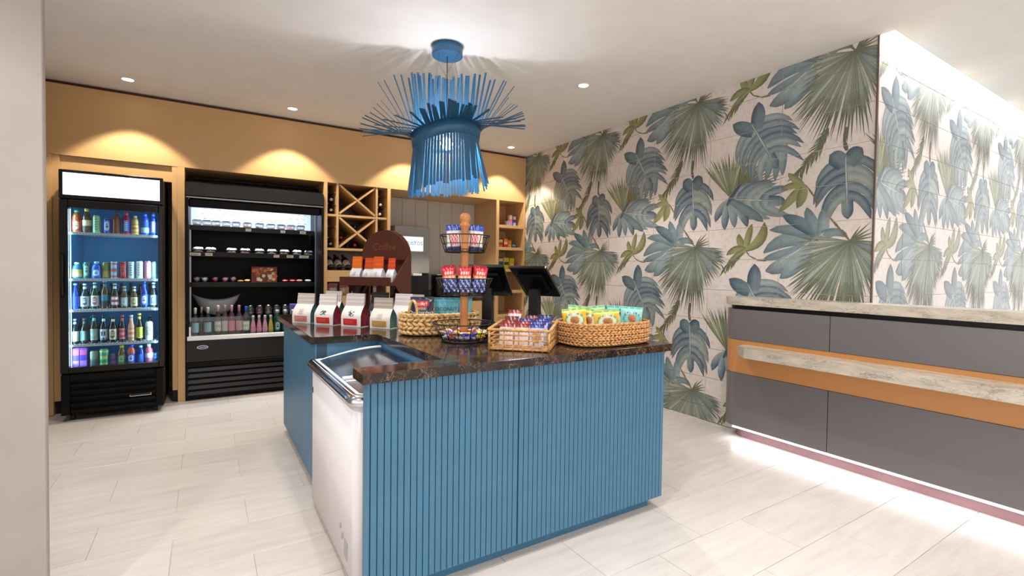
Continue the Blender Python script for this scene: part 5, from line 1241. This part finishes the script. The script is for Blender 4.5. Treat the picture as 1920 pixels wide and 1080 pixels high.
def midcf(u, v):
    if v > .62: return (196, 24, 36) if not (.68 < v < .80 and .15 < u < .85 and int(u*17) % 3) else (236, 214, 206)
    if .50 < v <= .62: return (230, 190, 170) if (u*3) % 1 > .4 else (226, 150, 60)
    return (30, 50, 130) if (int(u*11)+int(v*13)) % 4 else (206, 214, 236)
for nm_, la, to, ro in (('front left', -.072, .036, -7), ('front centre', 0, .048, 0), ('front right', .072, .036, 7), ('back left', -.070, -.034, -6), ('back centre', 0, -.058, 2), ('back right', .070, -.034, 6)):
    p = LAT*la+TOW*to; pillow('snack_bag', 'red topped blue snack bag, %s in the middle wire basket' % nm_, SX+p.x, SY+p.y, TZ+.264, .072, .132 if to > 0 else .142, .030, midcf, R(-26.6), R(-3), mg, 'snack bag', 16, 18, R(ro))
cc_ = [('white', (226, 220, 222)), ('pink', (206, 150, 150)), ('blue', (70, 80, 190)), ('yellow', (226, 196, 50)), ('brown', (120, 76, 56)), ('red', (176, 60, 56)), ('lilac', (170, 156, 190))]
wraps = {}
for nm_, c in cc_:
    m = MB(); m.lathe([(.008, -.020), (.003, -.012), (.009, -.008), (.0095, .008), (.003, .012), (.008, .020)], 8, c); m.c = [lin(jit(c, 20)) for _ in m.v]
    me = m.mesh('candy'); me.materials.append(MATS['print_foil']); wraps[nm_] = me
k = 0
for ring_, n_, lvl in ((.036, 6, .022), (.066, 11, .022), (.096, 16, .024), (.045, 8, .044), (.080, 13, .044), (.112, 17, .046)):
    for i in range(n_):
        nm_ = random.choice([c[0] for c in cc_]) if not (ring_ > .085 and 3.9 < 2*math.pi*i/n_ < 5.4 and random.random() < .4) else 'yellow'
        a = 2*math.pi*i/n_+ring_*9
        o = bpy.data.objects.new('wrapped_candy', wraps[nm_]); C.objects.link(o); o.location = (SX+ring_*math.cos(a), SY+ring_*math.sin(a), TZ+lvl+random.uniform(0, .003)); o.rotation_euler = (R(90)+random.uniform(-.3, .3), random.uniform(-.5, .5), random.uniform(0, 6.28))
        tag(o, 'one of the %s wrapped candies in the bottom wire basket' % nm_, 'candy', '%s candies in the bottom wire basket' % nm_); k += 1

# ---- point of sale screens
def pos(label, x, y, rz, tilt, w=.30, h=.27, z=TZ+.0005, zc=.30):
    t = thing('checkout_screen', label, 'screen', (x, y, z), rz, 'checkout screens on the island')
    # the screen faces +Y of the thing, its back (-Y) faces the room
    T = Matrix.Translation((0, .0, zc)) @ Matrix.Rotation(tilt, 4, 'X')
    m = MB(); m.T = T; m.box(-w/2, w/2, -.012, .012, -h/2, h/2, b=.005); m.build('screen_housing', 'black_gloss', t)
    m = MB(); m.T = T; m.box(-w*.36, w*.36, -.036, -.0125, -h*.28, h*.34, b=.010); m.build('rear_cover', 'black_metal', t)
    m = MB(); m.T = T; m.box(-w/2+.012, w/2-.012, .0122, .0135, -h/2+.012, h/2-.012); m.build('touch_panel', 'black_gloss', t)
    m = MB(); m.prism([(-.055, .0), (.045, .0), (.045, .03), (.02, .05), (.012, zc-.03), (-.030, zc-.05), (-.03, .06), (-.055, .04)], -.032, .032, axis='x'); m.build('stand_arm', 'black_satin', t)
    MB().box(-.08, .08, -.08, .08, 0, .018, b=.006).build('base', 'black_satin', t)
    return t
pos('black touchscreen tilted back nearest the leaf wall, beside the yellow snack bags', 1.745, 2.50, R(-62), R(52), .25, .29, zc=.315)
pos('black touchscreen tilted back behind the tiered wire stand', 1.555, 2.76, R(-50), R(46), .27, .28, zc=.315)
# ================================================================== pendant lamp
PX, PY, PZ = 1.425, 3.15, 2.19
pd = thing('pendant_lamp', 'large blue pendant lamp of radiating flat strips hanging over the island', 'pendant lamp', (PX, PY, PZ))
tc = Vector((-PX, -PY, 0)).normalized(); tr_ = Vector((-tc.y, tc.x, 0))        # towards the room, and its right
if tr_.dot(rgt) < 0: tr_ = -tr_
RR = .245
def ringp(a):
    rr = RR*(1+.10*math.cos(2*a+.5)); z = .040*math.sin(a)+.016*math.sin(2*a+.9)
    return tc*(rr*math.cos(a))+tr_*(rr*math.sin(a))+Vector((0, 0, z)), (tc*math.cos(a)+tr_*math.sin(a))
KEYS = [(0, (1, 0, -.02)), (40, (1, .04, -.05)), (52, (.75, .6, -.14)), (62, (.3, .95, -.12)), (72, (.12, .98, .08)), (82, (.03, .93, .33)), (92, (0, .84, .54)), (102, (0, .70, .71)),
        (112, (0, .52, .85)), (124, (.05, .30, .95)), (140, (.2, .08, .97)), (160, (.33, 0, .94)), (195, (.36, 0, .93)), (222, (.25, -.05, .96)), (236, (.15, -.16, .97)), (246, (.1, -.36, .92)), (256, (.1, -.6, .8)),
        (266, (.1, -.78, .62)), (276, (.12, -.92, .37)), (286, (.15, -.98, .12)), (296, (.2, -.97, -.10)), (308, (.4, -.9, -.22)), (320, (.8, -.6, -.10)), (330, (1, -.1, -.05)), (360, (1, 0, -.02))]
def updir(a):
    """direction of the upper strips round the band; a = 0 faces the room, 90 its right"""
    a = math.degrees(a) % 360
    for (a0, v0), (a1, v1) in zip(KEYS, KEYS[1:]):
        if a0 <= a <= a1:
            k = (a-a0)/(a1-a0); v = [p+(q-p)*k for p, q in zip(v0, v1)]; return (tc*v[0]+tr_*v[1]+Vector((0, 0, v[2]))).normalized()
m = MB(); n = 72; vs = []
for i in range(n):
    a = 2*math.pi*i/n; p, o = ringp(a); hi = p+(updir(a)*.3+Vector((0, 0, .7))).normalized()*.05; lo = p-Vector((0, 0, .05))
    vs += [hi+o*.0015, lo+o*.0015, hi-o*.0015, lo-o*.0015]
fs = []
for i in range(n):
    j = (i+1) % n; fs += [(4*i, 4*i+1, 4*j+1, 4*j), (4*i+2, 4*j+2, 4*j+3, 4*i+3), (4*i, 4*j, 4*j+2, 4*i+2), (4*i+1, 4*i+3, 4*j+3, 4*j+1)]
m.add(vs, fs, None, True); m.build('band', 'blue_lamp', pd)
def strip(p, d, side, L, w, curl, nm='strip'):
    """a flat strip of length L from p along d, bending by curl"""
    pts = []
    nrm = d.cross(side).normalized(); k = 5
    for i in range(k+1):
        t = i/k; c = p+d*(L*t)+nrm*(curl*L*t*t); pts.append(c)
    vs = []
    for c in pts:
        for sx, sy in ((-1, -1), (1, -1), (1, 1), (-1, 1)): vs.append(c+side*(sx*w/2)+nrm*(sy*.0015))
    fs = [(0, 1, 2, 3), (4*k, 4*k+3, 4*k+2, 4*k+1)]
    for i in range(k):
        for j in range(4): fs.append((4*i+j, 4*i+4+j, 4*i+4+(j+1) % 4, 4*i+(j+1) % 4))
    MB().add(vs, fs).build(nm, 'blue_lamp', pd)
NS = 84
for i in range(NS):
    a = 2*math.pi*(i+.5)/NS; p, o = ringp(a); s = Vector((0, 0, 1)).cross(o).normalized()
    d = (updir(a)+Vector((random.uniform(-.03, .03), random.uniform(-.03, .03), random.uniform(-.03, .03)))).normalized()
    sd = (s-d*s.dot(d)).normalized() if abs(s.dot(d)) < .8 else Vector((0, 0, 1))
    L = (.44 if d.z > .8 else .32)*random.uniform(.95, 1.05)
    strip(p+(updir(a)*.3+Vector((0, 0, .7))).normalized()*.046, d, sd, L, .018, random.uniform(-.03, .05))
    adeg = math.degrees(a) % 360
    dt = R(5+(9 if 60 < adeg < 120 else 0)+random.uniform(-2, 2)); d = (o*math.sin(dt)-Vector((0, 0, math.cos(dt)))).normalized()
    L = (.285 if 40 < adeg < 110 else .315)*random.uniform(.96, 1.04)
    strip(p-Vector((0, 0, .048)), d, s, L, .0165, random.uniform(-.03, .03))
# holder, bulb, wires and ceiling rose
MB().tube([(0, 0, .0), (0, 0, .10)], .018, 12).build('lamp_holder', 'blue_lamp', pd)
q = MB(); q.ball((0, 0, -.035), .044, 16, 10); q.build('bulb', 'bulb_glow', pd)
q = MB()
for k in range(4):
    a = 2*math.pi*k/4; q.tube([(.018*math.cos(a), .018*math.sin(a), .06), ringp(a+.785)[0]+Vector((0, 0, .02))], .0022, 5)
q.build('spider_arm', 'blue_lamp', pd)
MB().lathe([(.104, H-.002-PZ-.068), (.106, H-.002-PZ-.064), (.106, H-.002-PZ)], 40).build('ceiling_rose', 'blue_lamp', pd)
for k in range(4):
    a = .5+2*math.pi*k/4; p, o = ringp(a); MB().tube([(.09*math.cos(a), .09*math.sin(a), H-.07-PZ), p+Vector((0, 0, .04))], .0011, 5).build('suspension_wire', 'steel', pd)
MB().tube([(0, 0, H-.07-PZ), (0, 0, .10)], .0026, 6).build('power_cord', 'black_wire', pd)
lamp('POINT', 'pendant_glow', (PX, PY, PZ-.035), 40, (.92, .95, 1.0), shadow_soft_size=.056)

# ================================================================== recessed downlights
names = {0: 'first from left in the row along the oak wall', 1: 'second from left in the row along the oak wall', 2: 'third from left in the row along the oak wall', 3: 'nearest the leaf wall in the row along the oak wall'}
for i, (x, y) in enumerate(WALL_SPOTS+ROOM_SPOTS[:1]):
    t = thing('downlight', 'small round recessed ceiling downlight, %s' % names.get(i, 'alone over the path beside the leaf wall'), 'downlight', (x, y, H), 0, 'recessed ceiling downlights')
    MB().lathe([(.040, -.001), (.052, -.001), (.052, -.004), (.044, -.005), (.040, -.001)], 28, cap=False).build('trim_ring', 'white_plastic', t)
    MB().lathe([(.001, -.0022), (.040, -.0022), (.040, -.0008), (.001, -.0008)], 28, cap=False).build('lens', 'lamp_lens', t)
